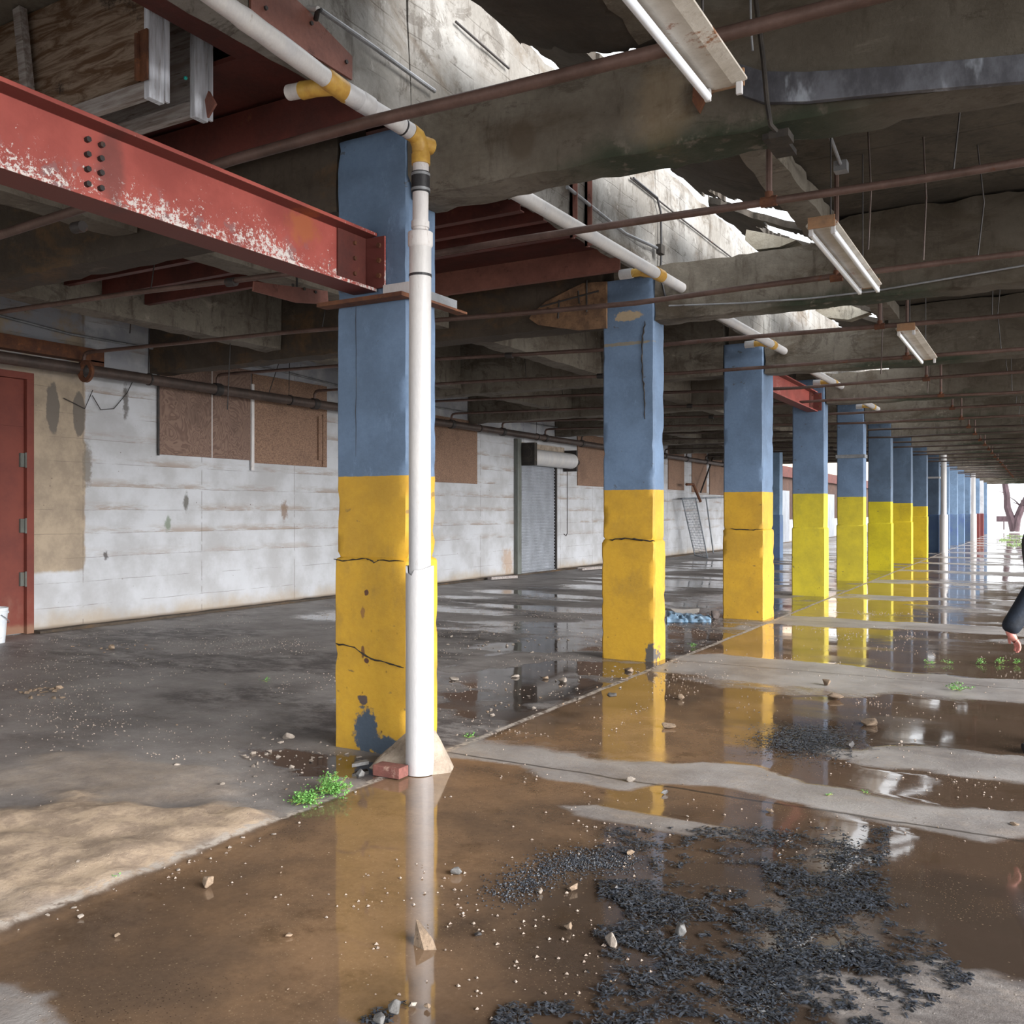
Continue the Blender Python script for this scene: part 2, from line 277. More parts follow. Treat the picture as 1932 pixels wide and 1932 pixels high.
# ------------------------------------------------------------------ mesh helpers
class MB:
    def __init__(s): s.v = []; s.f = []; s.mi = []; s.cur = 0
    def add(s, vs, fs):
        o = len(s.v); s.v += [Vector(p) for p in vs]; s.f += [tuple(i + o for i in f) for f in fs]; s.mi += [s.cur] * len(fs)
    def box(s, a, b):
        x0, y0, z0 = a; x1, y1, z1 = b
        s.add([(x0, y0, z0), (x1, y0, z0), (x1, y1, z0), (x0, y1, z0), (x0, y0, z1), (x1, y0, z1), (x1, y1, z1), (x0, y1, z1)],
              [(0, 3, 2, 1), (4, 5, 6, 7), (0, 1, 5, 4), (1, 2, 6, 5), (2, 3, 7, 6), (3, 0, 4, 7)])
    def bar(s, p, q, w, h, up=(0, 0, 1)):
        p = Vector(p); q = Vector(q); d = (q - p).normalized(); u = Vector(up)
        sx = d.cross(u).normalized() * w / 2; u = sx.cross(d).normalized() * h / 2
        vs = [p - sx - u, p + sx - u, p + sx + u, p - sx + u, q - sx - u, q + sx - u, q + sx + u, q - sx + u]
        s.add(vs, [(0, 1, 2, 3), (7, 6, 5, 4), (0, 4, 5, 1), (1, 5, 6, 2), (2, 6, 7, 3), (3, 7, 4, 0)])
    def tube(s, pts, r, seg=12, cap=True):
        pts = [Vector(p) for p in pts]; n = len(pts); rs = r if isinstance(r, (list, tuple)) else [r] * n
        up = None; rings = []; vs = []
        for i, p in enumerate(pts):
            d = ((pts[min(i + 1, n - 1)] - p).normalized() + (p - pts[max(i - 1, 0)]).normalized())
            if d.length < 1e-6: d = pts[min(i + 1, n - 1)] - pts[max(i - 1, 0)]
            d.normalize()
            if up is None: up = d.orthogonal().normalized()
            up = (up - d * up.dot(d)).normalized(); sd = d.cross(up)
            for k in range(seg):
                a = 2 * math.pi * k / seg; vs.append(p + (up * math.cos(a) + sd * math.sin(a)) * rs[i])
        fs = []
        for i in range(n - 1):
            for k in range(seg):
                k2 = (k + 1) % seg; fs.append((i * seg + k, i * seg + k2, (i + 1) * seg + k2, (i + 1) * seg + k))
        if cap: fs.append(tuple(reversed(range(seg)))); fs.append(tuple(range((n - 1) * seg, n * seg)))
        s.add(vs, fs)
    def roughbox(s, a, b, step=.12, amp=.008, sc=5, edge=0.0, ease=0.0):
        # subdivided box, worn by noise; edges chip more
        a = Vector(a); b = Vector(b); d = b - a; c = (a + b) / 2
        ns = [max(1, min(160, int(round(abs(d[i]) / step)))) for i in range(3)]
        idx = {}; vs = []; fs = []
        def vid(i, j, k):
            if (i, j, k) not in idx:
                p = Vector((a.x + d.x * i / ns[0], a.y + d.y * j / ns[1], a.z + d.z * k / ns[2]))
                on = (i in (0, ns[0])) + (j in (0, ns[1])) + (k in (0, ns[2]))
                nv = noise.noise_vector(p * sc) * amp + noise.noise_vector(p * sc * 3) * amp * .4
                q = p + nv
                if on > 1 and edge:
                    e = max(0, fbm(p.x * 4, p.y * 4, p.z * 4) + .15) * edge + edge * .12
                    for t, (ii, nn) in enumerate(((i, ns[0]), (j, ns[1]), (k, ns[2]))):
                        if ii == 0: q[t] += e
                        elif ii == nn: q[t] -= e
                idx[(i, j, k)] = len(vs); vs.append(q)
            return idx[(i, j, k)]
        for i in range(ns[0]):
            for j in range(ns[1]):
                fs.append((vid(i, j, 0), vid(i, j + 1, 0), vid(i + 1, j + 1, 0), vid(i + 1, j, 0)))
                fs.append((vid(i, j, ns[2]), vid(i + 1, j, ns[2]), vid(i + 1, j + 1, ns[2]), vid(i, j + 1, ns[2])))
        for i in range(ns[0]):
            for k in range(ns[2]):
                fs.append((vid(i, 0, k), vid(i + 1, 0, k), vid(i + 1, 0, k + 1), vid(i, 0, k + 1)))
                fs.append((vid(i, ns[1], k), vid(i, ns[1], k + 1), vid(i + 1, ns[1], k + 1), vid(i + 1, ns[1], k)))
        for j in range(ns[1]):
            for k in range(ns[2]):
                fs.append((vid(0, j, k), vid(0, j, k + 1), vid(0, j + 1, k + 1), vid(0, j + 1, k)))
                fs.append((vid(ns[0], j, k), vid(ns[0], j + 1, k), vid(ns[0], j + 1, k + 1), vid(ns[0], j, k + 1)))
        s.add(vs, fs)
    def prism(s, poly, off):
        # closed outline (list of 3D points) pushed along off
        n = len(poly); off = Vector(off); P = [Vector(p) for p in poly]
        s.add(P + [p + off for p in P], [tuple(reversed(range(n))), tuple(range(n, 2 * n))] + [(i, (i + 1) % n, n + (i + 1) % n, n + i) for i in range(n)])
    def build(s, name, mat, parent=None, origin=None, smooth=False, bevel=0, fixn=True):
        base = Vector(parent.get('_o', (0, 0, 0))) if parent else Vector((0, 0, 0))
        o = Vector(origin) if origin is not None else (base if parent else Vector((0, 0, 0)))
        me = bpy.data.meshes.new(name); me.from_pydata([tuple(p - o) for p in s.v], [], s.f)
        mats = mat if isinstance(mat, (list, tuple)) else [mat]
        for m in mats: me.materials.append(MT[m] if isinstance(m, str) else m)
        if len(mats) > 1: me.polygons.foreach_set('material_index', s.mi)
        if fixn:
            bm = bmesh.new(); bm.from_mesh(me); bmesh.ops.recalc_face_normals(bm, faces=bm.faces); bm.to_mesh(me); bm.free()
        if smooth:
            me.polygons.foreach_set('use_smooth', [True] * len(me.polygons)); me.set_sharp_from_angle(angle=math.radians(38))
        me.update(); ob = bpy.data.objects.new(name, me); COL.objects.link(ob)
        ob['_o'] = tuple(o)
        if parent: ob.parent = parent; ob.location = o - base
        else: ob.location = o
        if bevel:
            md = ob.modifiers.new('bevel', 'BEVEL'); md.width = bevel; md.segments = 2; md.limit_method = 'ANGLE'; md.angle_limit = math.radians(40)
        return ob
def tag(o, label, cat, group=None, kind=None):
    o['label'] = label; o['category'] = cat
    if group: o['group'] = group
    if kind: o['kind'] = kind
    return o
def thing(name, loc, label, cat, group=None):
    o = bpy.data.objects.new(name, None); COL.objects.link(o); o.location = loc; o['_o'] = tuple(loc); o.empty_display_size = .1
    return tag(o, label, cat, group)
def struct(o): o['kind'] = 'structure'; return o
def copy_tree(o, loc=None, parent=None):
    c = o.copy(); COL.objects.link(c)
    if parent: c.parent = parent
    if loc is not None: c.location = loc; c['_o'] = tuple(loc)
    for ch in list(o.children): copy_tree(ch, None, c)
    return c
ORD = ['nearest', 'second', 'third', 'fourth', 'fifth', 'sixth', 'seventh', 'eighth', 'ninth', 'tenth', 'eleventh', 'twelfth', 'thirteenth', 'fourteenth', 'fifteenth', 'sixteenth', 'seventeenth']

# rows of the structure
DY = 4.42
def YK(k): return 4.92 + DY * (k - 1)
XL, XR = -4.2, -3.6       # pillar faces
WX = -11.6                # left wall
YEND = YK(17) + .6

# ------------------------------------------------------------------ floor
def band(v, c, h, s): return 1 - sst(h, h + s, abs(v - c))
def ell(x, y, p, rx, ry, n, wob=.5):
    d = math.hypot((x - p[0]) / rx, (y - p[1]) / ry) + n * wob
    return 1 - sst(.75, 1.15, d)
def floor_masks(x, y):
    n1 = fbm(x * .9, y * .9, 1.3, 4); n2 = fbm(x * 2.6, y * 2.6, 5.1, 4); n3 = fbm(x * .35, y * 1.1, 8.8, 3)
    edge = -3.47
    right = sst(edge - .02, edge + .03, x + n2 * .02)
    wet = 0; sand = 0; dark = 0
    if right > 0:
        wr = 1.0
        if y > 4.8:
            k = round((y - 5.3) / DY); c = 5.3 + DY * k
            hw = .12 if k == 0 else .42 if k == 1 else .35
            wr -= band(y + n1 * .28, c if k != 1 else 9.45, hw, .2 if k == 0 else .35) * (1.15 if k < 3 else .8 + n1)
            if k >= 2: wr -= max(0, n3) * .9
        for p, rx, ry, a in (((-.5, 6.6), .8, .35, .75), ((-.15, 3.2), .55, .45, .9), ((-1.0, 2.4), .4, .25, .5), ((-2.6, 5.6), .8, .2, .3), ((-2.2, 8.6), .9, .35, .5),
                             ((-2.9, 1.6), .9, .28, .9), ((-1.75, 4.55), .55, .12, .8)):
            wr -= ell(x, y, p, rx, ry, n2) * a
        wet = max(0, min(1, wr))
        dark = ell(x, y, (-.7, 3.6), 1.3, 1.2, n2) * .7 + ell(x, y, (-1.2, 7.0), .8, .35, n2) * .5
    lw = .05 + .3 * sst(.1, .5, n3)
    if y > 5.6: lw = max(lw, sst(5.6, 6.4, y) * sst(-6.6, -5.4, x) * (.95 - sst(0, .4, n1) * .7) * (1 - sst(9, 11, y) * .3))
    if y > 9: lw = max(lw, sst(9, 11.5, y) * (.55 + n3 * .9))
    lw = max(lw, ell(x, y, (-3.95, 4.55), .7, .3, n2) * .8)
    if x < -8.5: lw *= 1 - sst(-9.2, -10.8, x) * .9
    left_dark = .25 + sst(0, .4, fbm(x * .4, y * .9, 3.3)) * .75
    sand = max(ell(x, y, (-4.05, 2.8), 1.0, .6, n2), ell(x, y, (-3.7, 3.35), .35, .35, n2), ell(x, y, (-3.75, 2.0), .5, .9, n2, .4) * .8, ell(x, y, (-4.9, 3.6), .9, .5, n2) * .35)
    left_dark *= 1 - sst(4.6, 3.6, y) * .75
    wet = wet * right + lw * (1 - right) * (1 - sand)
    sand = sand * (1 - right); dark = dark * right + left_dark * (1 - right)
    return max(0, min(1, wet)), max(0, min(1, sand)), max(0, min(1, dark)), right
def build_floor():
    xs = []; x = -13.0
    while x < 7: xs.append(x); x += .075 if x < .6 else .4
    ys = []; y = -3.0
    while y < YEND + 4: ys.append(y); y += .075 if 1 < y < 12 else .12 if y < 20 else .35
    nx, ny = len(xs), len(ys); vs = []; colr = []
    for y in ys:
        for x in xs:
            wt, sd, dk, rt = floor_masks(x, y)
            z = sd * .025 * (1 + 1.3 * fbm(x * 5, y * 5, 0, 4)) - (wt > .5) * .004 * rt + (1 - wt) * .004 * fbm(x * 3, y * 3, 2)
            vs.append((x, y, z)); colr += [wt, sd, dk, rt]
    fs = [(j * nx + i, j * nx + i + 1, (j + 1) * nx + i + 1, (j + 1) * nx + i) for j in range(ny - 1) for i in range(nx - 1)]
    me = bpy.data.meshes.new('floor'); me.from_pydata(vs, [], fs)
    at = me.color_attributes.new('mask', 'FLOAT_COLOR', 'POINT'); at.data.foreach_set('color', colr)
    me.polygons.foreach_set('use_smooth', [True] * len(me.polygons))
    n = NT('wet_concrete_floor')
    a = n.t.nodes.new('ShaderNodeVertexColor'); a.layer_name = 'mask'
    sp = n.t.nodes.new('ShaderNodeSeparateColor'); n.t.links.new(a.outputs[0], sp.inputs[0]); R, G, B = sp.outputs
    A = a.outputs['Alpha']
    nf = n.noise(5, n.scl(n.pos, (.8, 1.2, 1)), 7, .72); nm = n.noise(1.4, None, 6, .65); ng = n.noise(38, None, 4, .8)
    wet = n.step(n.math('ADD', R, n.math('MULTIPLY', n.math('SUBTRACT', nf, .5), .9)), .25, .75)
    dry = n.mix(n.step(nm, .34, .66), L((156, 151, 148)), L((126, 120, 117)))
    dry = n.mix(n.math('MULTIPLY', n.math('MULTIPLY', B, n.step(n.noise(3.3, n.scl(n.pos, (.8, 1.3, 1)), 9, .78), .36, .6)), .85), dry, L((58, 50, 48)))
    dry = n.mix(n.math('MULTIPLY', n.step(n.noise(6, n.scl(n.pos, (.7, 1.3, 1)), 9, .8), .52, .68), .4), dry, L((160, 148, 138)))
    dry = n.mix(n.math('MULTIPLY', n.step(nf, .5, .68), n.math('MULTIPLY', A, .5)), dry, L((160, 148, 138)))
    sand = n.mix(n.step(n.noise(7, None, 6, .7), .38, .62), L((192, 170, 146)), L((158, 139, 121)))
    dry = n.mix(G, dry, sand)
    spk = n.math('SUBTRACT', 1, n.step(n.voro(34), .08, .16)); spk = n.math('MULTIPLY', spk, n.step(n.noise(3), .46, .56))
    dry = n.mix(n.math('MULTIPLY', spk, .7), dry, L((180, 166, 152)))
    br = n.mix(n.step(n.noise(.8, None, 6, .65), .34, .66), L((146, 117, 90)), L((98, 81, 67)))
    br = n.mix(n.step(n.x, -2.6, -.6), br, L((88, 72, 60)))
    br = n.mix(n.math('MULTIPLY', B, .75), br, L((52, 47, 44)))
    br = n.mix(n.math('MULTIPLY', n.step(n.noise(2.6, None, 7, .7), .52, .72), .5), br, L((72, 56, 40)))
    lf = n.mix(n.step(nm, .36, .64), L((84, 72, 64)), L((62, 56, 54)))
    wc = n.mix(A, lf, br)
    wc = n.mix(n.math('MULTIPLY', spk, .5), wc, L((176, 156, 130)))
    fs_ = n.math('MULTIPLY', n.math('SUBTRACT', 1, n.step(n.voro(75), .1, .2)), n.step(n.noise(2.2), .42, .6)); wc = n.mix(n.math('MULTIPLY', fs_, .55), wc, L((170, 146, 116)))
    dsp = n.math('MULTIPLY', n.math('SUBTRACT', 1, n.step(n.voro(55, n.scl(n.pos, (1, 1.4, 1))), .12, .24)), n.step(n.noise(1.7), .5, .62)); wc = n.mix(n.math('MULTIPLY', dsp, .6), wc, L((48, 38, 30)))
    col = n.mix(wet, dry, wc)
    # joints in the slab
    wob = n.math('MULTIPLY', n.math('SUBTRACT', n.noise(2.5), .5), .06)
    jx = n.math('ABSOLUTE', n.math('ADD', n.math('ADD', n.x, 3.47), wob))
    jl = n.math('SUBTRACT', 1, n.step(jx, .012, .04))
    yy = n.math('ABSOLUTE', n.math('SUBTRACT', n.math('FRACT', n.math('DIVIDE', n.math('ADD', n.math('SUBTRACT', n.y, 5.16 - DY / 2), wob), DY)), .5))
    jt = n.math('MULTIPLY', n.math('SUBTRACT', 1, n.step(yy, .001, .0045)), A)
    crumb = n.step(n.noise(22), .42, .56)
    col = n.mix(n.math('MULTIPLY', jl, crumb), col, L((170, 160, 150))); col = n.mix(n.math('MULTIPLY', jt, .8), col, L((60, 54, 48)))
    col = n.mix(.3, col, n.mix(ng, (0, 0, 0, 1), (1, 1, 1, 1)), 'SOFT_LIGHT')
    ro = n.mixf(wet, n.mixf(G, n.mixf(A, .55, .38), .95), n.math('ADD', .04, n.math('MULTIPLY', n.step(n.noise(1.1, n.scl(n.pos, (.6, 1.6, 1)), 5, .6), .45, .75), .16)))
    ro = n.math('MAXIMUM', ro, n.math('MULTIPLY', jl, .7))
    hd = n.math('ADD', n.math('MULTIPLY', ng, .5), n.math('MULTIPLY', spk, .8))
    h = n.mixf(wet, hd, n.math('MULTIPLY', n.noise(5, n.scl(n.pos, (1, 1, 1)), 3, .5), .035))
    m = n.out(col, ro, n.bump(h, .55, .012), ior=n.mixf(wet, 1.42, 1.66))
    me.materials.append(m)
    ob = bpy.data.objects.new('floor', me); COL.objects.link(ob); struct(ob)
build_floor()
mb = MB(); mb.box((-80, -60, -.3), (120, 220, -.03)); g = mb.build('ground', 'outside'); struct(g); g['label'] = 'pale open ground around the building'

# ------------------------------------------------------------------ left wall, openings
mb = MB(); YD0, YD1 = 5.9, 7.52
mb.box((WX - .3, -3, 0), (WX, YD0, 4.72)); mb.box((WX - .3, YD0, 3.43), (WX, YD1, 4.72)); mb.box((WX - .3, YD1, 0), (WX, 41, 4.72))
struct(mb.build('wall_left', 'wall'))
mb = MB(); mb.roughbox((WX, YD1, -.02), (WX + .16, 40, .035), .25, .012); struct(mb.build('baseboard_left', 'dark_conc'))
d = bpy.data.objects.new('door_1', None); COL.objects.link(d); d.location = (WX, YD0, 0); d['_o'] = (WX, YD0, 0); struct(d)
mb = MB(); mb.box((WX - .1, YD0 + .08, .01), (WX - .04, YD1 - .1, 3.34)); mb.build('door_leaf', 'reddoor', d, bevel=.004)
mb = MB(); mb.box((WX - .12, YD1 - .1, 0), (WX + .025, YD1, 3.34)); mb.box((WX - .12, YD0, 0), (WX + .025, YD0 + .08, 3.34)); mb.box((WX - .12, YD0, 3.34), (WX + .025, YD1, 3.43)); mb.build('door_frame', 'reddoor', d, bevel=.004)
mb = MB(); mb.box((WX - .04, 6.2, 2.72), (WX - .025, YD1 - .12, 2.98)); mb.build('door_plate', 'reddoor', d)
for z in (2.28, 1.42, .72):
    mb = MB(); mb.box((WX - .04, YD1 - .17, z - .09), (WX - .005, YD1 - .11, z + .09)); mb.tube([(WX + .01, YD1 - .105, z - .1), (WX + .01, YD1 - .105, z + .1)], .014, 8); mb.build('hinge', 'grey_post', d)

# boarded window openings
def boards():
    spec = [(9.51, 11.38, 2.47, 3.98, 'plywood', 'brown plywood board with contour grain nearest the red door'),
            (11.42, 13.29, 2.43, 3.93, 'osb', 'brown particle board left of the nearest pillar, beside the plywood'),
            (15.4, 18.57, 2.26, 3.72, 'osb', 'brown wall board between the nearest pillar and the roller shutter'),
            (24.0, 26.3, 2.36, 3.85, 'osb', 'brown wall board right of the roller shutter, left of the second pillar'),
            (31.4, 33.06, 2.4, 3.9, 'osb', 'narrow brown wall board just right of the second pillar'),
            (33.96, 35.7, 2.35, 4.0, 'osb', 'middle of three narrow brown boards between second and third pillar'),
            (36.1, 38.35, 2.3, 4.05, 'osb', 'brown wall board just left of the third pillar')]
    for y0, y1, z0, z1, m, lab in spec:
        t = thing('window_board', (WX, y0, z0), lab, 'board', 'boards over the wall windows')
        mb = MB(); mb.box((WX + .002, y0, z0), (WX + .03, y1, z1)); mb.build('panel', m, t)
        if m == 'plywood':
            mb = MB(); mb.box((WX + .03, y0 + 1.02, z0), (WX + .035, y0 + 1.035, z1)); mb.build('seam_strip', 'old_pvc', t)
            mb = MB(); mb.box((WX + .03, y0 - .03, z0 - .02), (WX + .045, y0, z1)); mb.build('edge_strip', 'black_iron', t)
    t = tag(MB(), '', '') if False else None
    mb = MB(); mb.box((WX + .03, 11.37, 2.3), (WX + .06, 11.43, 3.75)); o = mb.build('window_mullion', 'old_pvc'); tag(o, 'thin white upright strip between the plywood and the particle board', 'trim strip')
    mb = MB(); mb.box((WX + .035, 13.02, 2.55), (WX + .07, 13.12, 3.35)); mb.box((WX + .035, 13.15, 2.44), (WX + .06, 13.24, 3.4)); o = mb.build('wood_strip', 'osb'); tag(o, 'loose upright timber strip on the particle board left of nearest pillar', 'timber strip')
boards()

# roller shutter
def shutter(y0, y1, lab, full=True):
    t = thing('roller_shutter', (WX, y0, 0), lab, 'shutter')
    mb = MB(); n = 34; z1 = 2.8
    prof = []
    for i in range(n * 6 + 1):
        z = z1 * i / (n * 6); prof.append((WX + .05 + .018 * math.sin(2 * math.pi * i / 6), z))
    vs = [(x, y0, z) for x, z in prof] + [(x, y1, z) for x, z in prof]; k = len(prof)
    mb.add(vs, [(i, i + 1, k + i + 1, k + i) for i in range(k - 1)]); mb.build('curtain', 'slat', t, smooth=True, fixn=False)
    mb = MB(); mb.box((WX, y0 - .2, 0), (WX + .12, y0, 3.45)); mb.build('side_guide', 'grey_post', t, bevel=.006)
    mb = MB(); mb.box((WX, y1, 0), (WX + .1, y1 + .08, 2.8)); mb.build('side_guide', 'black_iron', t, bevel=.006)
    mb = MB(); mb.box((WX + .03, y0, 0), (WX + .09, y1, .06)); mb.build('bottom_bar', 'steel_plain', t)
    mb = MB(); mb.box((WX + .02, y0 - .02, 2.78), (WX + .5, y0 + .12, 3.35)); mb.tube([(WX + .3, y0 - .05, 3.1), (WX + .3, y0 - .02, 3.1)], .13, 16); mb.build('end_bracket', 'dark_gap', t)
    mb = MB(); mb.tube([(WX + .27, y0 + .1, 3.0), (WX + .27, y1 + .6, 3.0)], .21, 20); mb.build('barrel', 'white_pvc', t, smooth=True)
    mb = MB(); mb.box((WX + .02, y1 + .6, 2.72), (WX + .42, y1 + .68, 3.3)); mb.tube([(WX + .27, y1 + .6, 2.98), (WX + .27, y1 + .95, 2.98)], .09, 12); mb.build('end_bracket', 'black_iron', t)
    mb = MB(); mb.box((WX + .005, y0 + .1, 3.1), (WX + .05, y1 + .6, 3.38)); mb.build('lintel_patch', 'wedge', t)
    mb = MB(); pts = [(WX + .3, y1 + .28, 2.72 - 1.7 * s / 10) for s in range(11)] + [(WX + .3, y1 + .2, .95), (WX + .3, y1 + .08, 1.0)]
    mb.tube(pts, .012, 6); mb.build('pull_chain', 'black_iron', t)
    return t
shutter(20.55, 22.5, 'grey ribbed roller shutter with exposed barrel in the white wall')

# facade further on, past the roofed left aisle
mb = MB(); mb.box((WX - .3, 41, 0), (WX, YEND + 2, 1.2)); o = struct(mb.build('wall_far', 'wall'))
mb = MB(); mb.box((WX - .3, 41, 3.95), (WX, YEND + 2, 5.6)); o = mb.build('facade_band', 'cream'); tag(o, 'cream upper band of the far building seen between distant pillars', 'building')
mb = MB(); mb.box((WX - .25, 41, 3.4), (WX + .1, YEND + 2, 3.95)); o = mb.build('facade_lintel', 'dark_red'); tag(o, 'long dark red lintel under the cream band between distant pillars', 'lintel')
mb = MB(); mb.box((WX - .28, 41, 1.2), (WX - .1, YEND + 2, 3.4)); o = mb.build('facade_interior_shade', 'dark_brown'); tag(o, 'dark brown sheet painted as shaded interior under the red lintel between distant pillars', 'painted shade')  # flat brown sheet, its colour stands in for dark interiors
for i, y in enumerate((47, 53, 59)):
    mb = MB(); mb.box((WX + .005, y, .05), (WX + .04, y + 2.4, 2.7)); o = mb.build('shed_shutter', 'slat'); tag(o, ['nearest', 'middle', 'farthest'][i] + ' of three pale shutters in the far building behind distant pillars', 'shutter')

# ------------------------------------------------------------------ roof on the right
def slab_right():
    mb = MB(); mb.roughbox((-1.84, -9, 4.46), (3.6, YEND, 4.65), .3, .012, 2)
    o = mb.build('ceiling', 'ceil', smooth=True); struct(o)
slab_right()
mb = MB(); mb.roughbox((WX - .3, -9, 4.735), (-3.77, 41, 4.9), .3, .01, 2); o = mb.build('ceiling', 'ceil_left', smooth=True); struct(o)
for k in range(-1, 18):
    y = YK(k); lab = 'beam'
    mb = MB(); st = .09 if k in (1, 2) else .2
    th = .33
    mb.roughbox((-3.6, y, 3.63), (-1.78, y + th, 4.22), st, .014, 5, .03 if 0 < k < 6 else 0)
    mb.roughbox((-1.9, y, 3.63), (3.6, y + th, 4.45), st, .014, 5, .03 if 0 < k < 6 else 0)
    nm = ORD[k - 1] if k > 0 else ''
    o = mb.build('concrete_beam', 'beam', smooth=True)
    tag(o, ('%s stained concrete crossbeam on the right, resting on the %s pillar' % (nm, nm)) if k > 0 else 'concrete crossbeam overhead %s the viewer' % ('beside' if k == 0 else 'well behind'), 'beam', 'right crossbeams')
    if y < 41:
        mb = MB(); mb.roughbox((WX + .02, y, 3.66), (-4.2, y + th, 4.715), .16, .014, 5, .02)
        if k < 1: lab = 'concrete crossbeam of the left aisle %s' % ('before the nearest pillar' if k == 0 else 'behind the viewer')
        else: lab = '%s dark concrete crossbeam of the left aisle, between wall and %s pillar' % (nm, nm)
        o = mb.build('concrete_beam', 'dark_conc' if k in (1, 2) else 'ceil_left', smooth=True); tag(o, lab, 'beam', 'left crossbeams')
# spalled patch with bare bars on the second left beam
mb = MB(); P = [yp(a, b, YK(2) - .035) for a, b in ((1005, 590), (1030, 568), (1075, 545), (1100, 533), (1144, 530), (1144, 618), (1090, 622), (1015, 612), (998, 600))]
mb.prism(P, (0, .03, 0)); t = tag(mb.build('spalled_patch', 'patch'), 'broken orange-brown patch with bare bars on the beam left of second pillar', 'concrete patch')
mb = MB()
for a, b, c, d2 in ((1020, 578, 1130, 548), (1055, 565, 1053, 600), (1091, 548, 1093, 572), (1107, 528, 1107, 588)):
    mb.tube([yp(a, b, YK(2) - .03), yp(c, d2, YK(2) - .03)], .013, 6)
mb.build('rebar', 'black_iron', t)

# long girder over the pillars, one stretch per bay
for k in range(0, 17):
    mb = MB(); y0 = YK(k) if k else -9; y1 = YK(k + 1)
    mb.roughbox((-3.72, y0, 4.1), (-3.58, y1, 5.35), .14 if k < 3 else .35, .014, 4, .02)
    o = mb.build('concrete_girder', 'girder', smooth=True)
    tag(o, ('high board-marked girder between the %s and %s pillar, lit by the roof gap' % (ORD[k - 1], ORD[k])) if k else 'high board-marked girder in front of the nearest pillar', 'girder', 'high girders over the pillar row')
for k in range(0, 17):   # rib beside the roof gap
    mb = MB(); y0 = YK(k) + .34; y1 = YK(k + 1) - .02
    mb.roughbox((-1.98, y0, 4.24), (-1.72, y1, 4.44), .14 if k < 4 else .4, .02, 5, .02)
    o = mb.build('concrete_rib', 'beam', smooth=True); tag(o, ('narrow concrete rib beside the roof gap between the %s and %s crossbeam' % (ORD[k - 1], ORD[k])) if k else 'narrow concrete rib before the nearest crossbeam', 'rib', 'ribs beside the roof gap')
# curved roof shells, one per bay, their ends broken
def shell(k):
    y0 = YK(k) + (.1 if k else -.3); y1 = YK(k + 1) - (.15 if k else -.08); zb = 4.33 if k else 4.25
    nu, nv = (44, 70) if k < 4 else (16, 26); th = .07; vs = []; fs = []; skip = set()
    xa = -3.05 if k else -2.8
    for s in (0, 1):
        for i in range(nu + 1):
            for j in range(nv + 1):
                u = i / nu; v = j / nv; x = xa + (-1.82 - xa) * u
                top = .5 if k else .24
                z = zb + top * (1 - u) ** (1.3 if k else 2.2) + th * s + .012 * fbm(x * 3, v * 6, k)
                y = y0 + (y1 - y0) * v + (.12 * fbm(u * 5, k * 3.1, v) if j in (0, nv) else 0)
                x += .09 * fbm(v * 9, k * 1.7, 2) if i == 0 else 0
                vs.append((x, y, z))
    def hole(i, j):
        if k == 0: return False
        u = (i + .5) / nu; v = (j + .5) / nv
        d = math.hypot((u - .62) / .3, (v - .12) / .09) + .5 * fbm(u * 6, v * 9, k)
        e = math.hypot((u - .45) / .4, (v - .97) / .08) + .5 * fbm(u * 6, v * 9, k + 3)
        return d < 1 or e < 1
    N1 = (nu + 1) * (nv + 1); solid = {}
    for i in range(nu):
        for j in range(nv): solid[(i, j)] = not hole(i, j)
    q = lambda i, j, s: s * N1 + i * (nv + 1) + j
    for (i, j), ok in solid.items():
        if not ok: continue
        fs.append((q(i, j, 0), q(i, j + 1, 0), q(i + 1, j + 1, 0), q(i + 1, j, 0))); fs.append((q(i, j, 1), q(i + 1, j, 1), q(i + 1, j + 1, 1), q(i, j + 1, 1)))
        for di, dj, a, b in ((-1, 0, (i, j), (i, j + 1)), (1, 0, (i + 1, j + 1), (i + 1, j)), (0, -1, (i + 1, j), (i, j)), (0, 1, (i, j + 1), (i + 1, j + 1))):
            if not solid.get((i + di, j + dj), False): fs.append((q(*a, 0), q(*b, 0), q(*b, 1), q(*a, 1)))
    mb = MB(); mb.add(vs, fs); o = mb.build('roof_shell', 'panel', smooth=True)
    tag(o, ('curved dark roof panel with broken ends behind the %s crossbeam' % ORD[k - 1]) if k else 'curved dark roof panel in front of the nearest crossbeam', 'roof panel', 'curved panels beside the roof gap')
for k in range(0, 10): shell(k)
mb = MB(); mb.roughbox((-3.72, -9, 5.37), (-2.6, 4.72, 5.5), .3, .01); mb.roughbox((-2.78, .2, 4.6), (-2.66, 4.6, 5.36), .3, .01); mb.roughbox((-2.72, -9, 4.46), (-1.75, .15, 4.6), .3, .01); mb.roughbox((-2.72, -9, 4.61), (-2.6, .15, 5.36), .3, .01); tag(mb.build('roof_light_blocker', 'panel', smooth=True), 'added light-blocking roof cover above the girder in front of the nearest crossbeam', 'light blocker')  # added cover and upstand curb, keeping sun and sky off the girder
# pale broken slabs lying on beam tops
for k, pts in ((2, ((1405, 452), (1408, 432), (1440, 438), (1502, 452), (1470, 465), (1425, 470))), (3, ((1538, 585), (1545, 568), (1570, 562), (1640, 588), (1600, 602), (1560, 598)))):
    mb = MB(); yb = YK(k) + .05; P = [yp(a, b, yb) for a, b in pts]; mb.prism(P, (0, .3, .02))
    o = mb.build('slab_fragment', 'chunk'); tag(o, 'pale broken slab fragment lying on top of the %s crossbeam' % ORD[k - 1], 'concrete fragment')

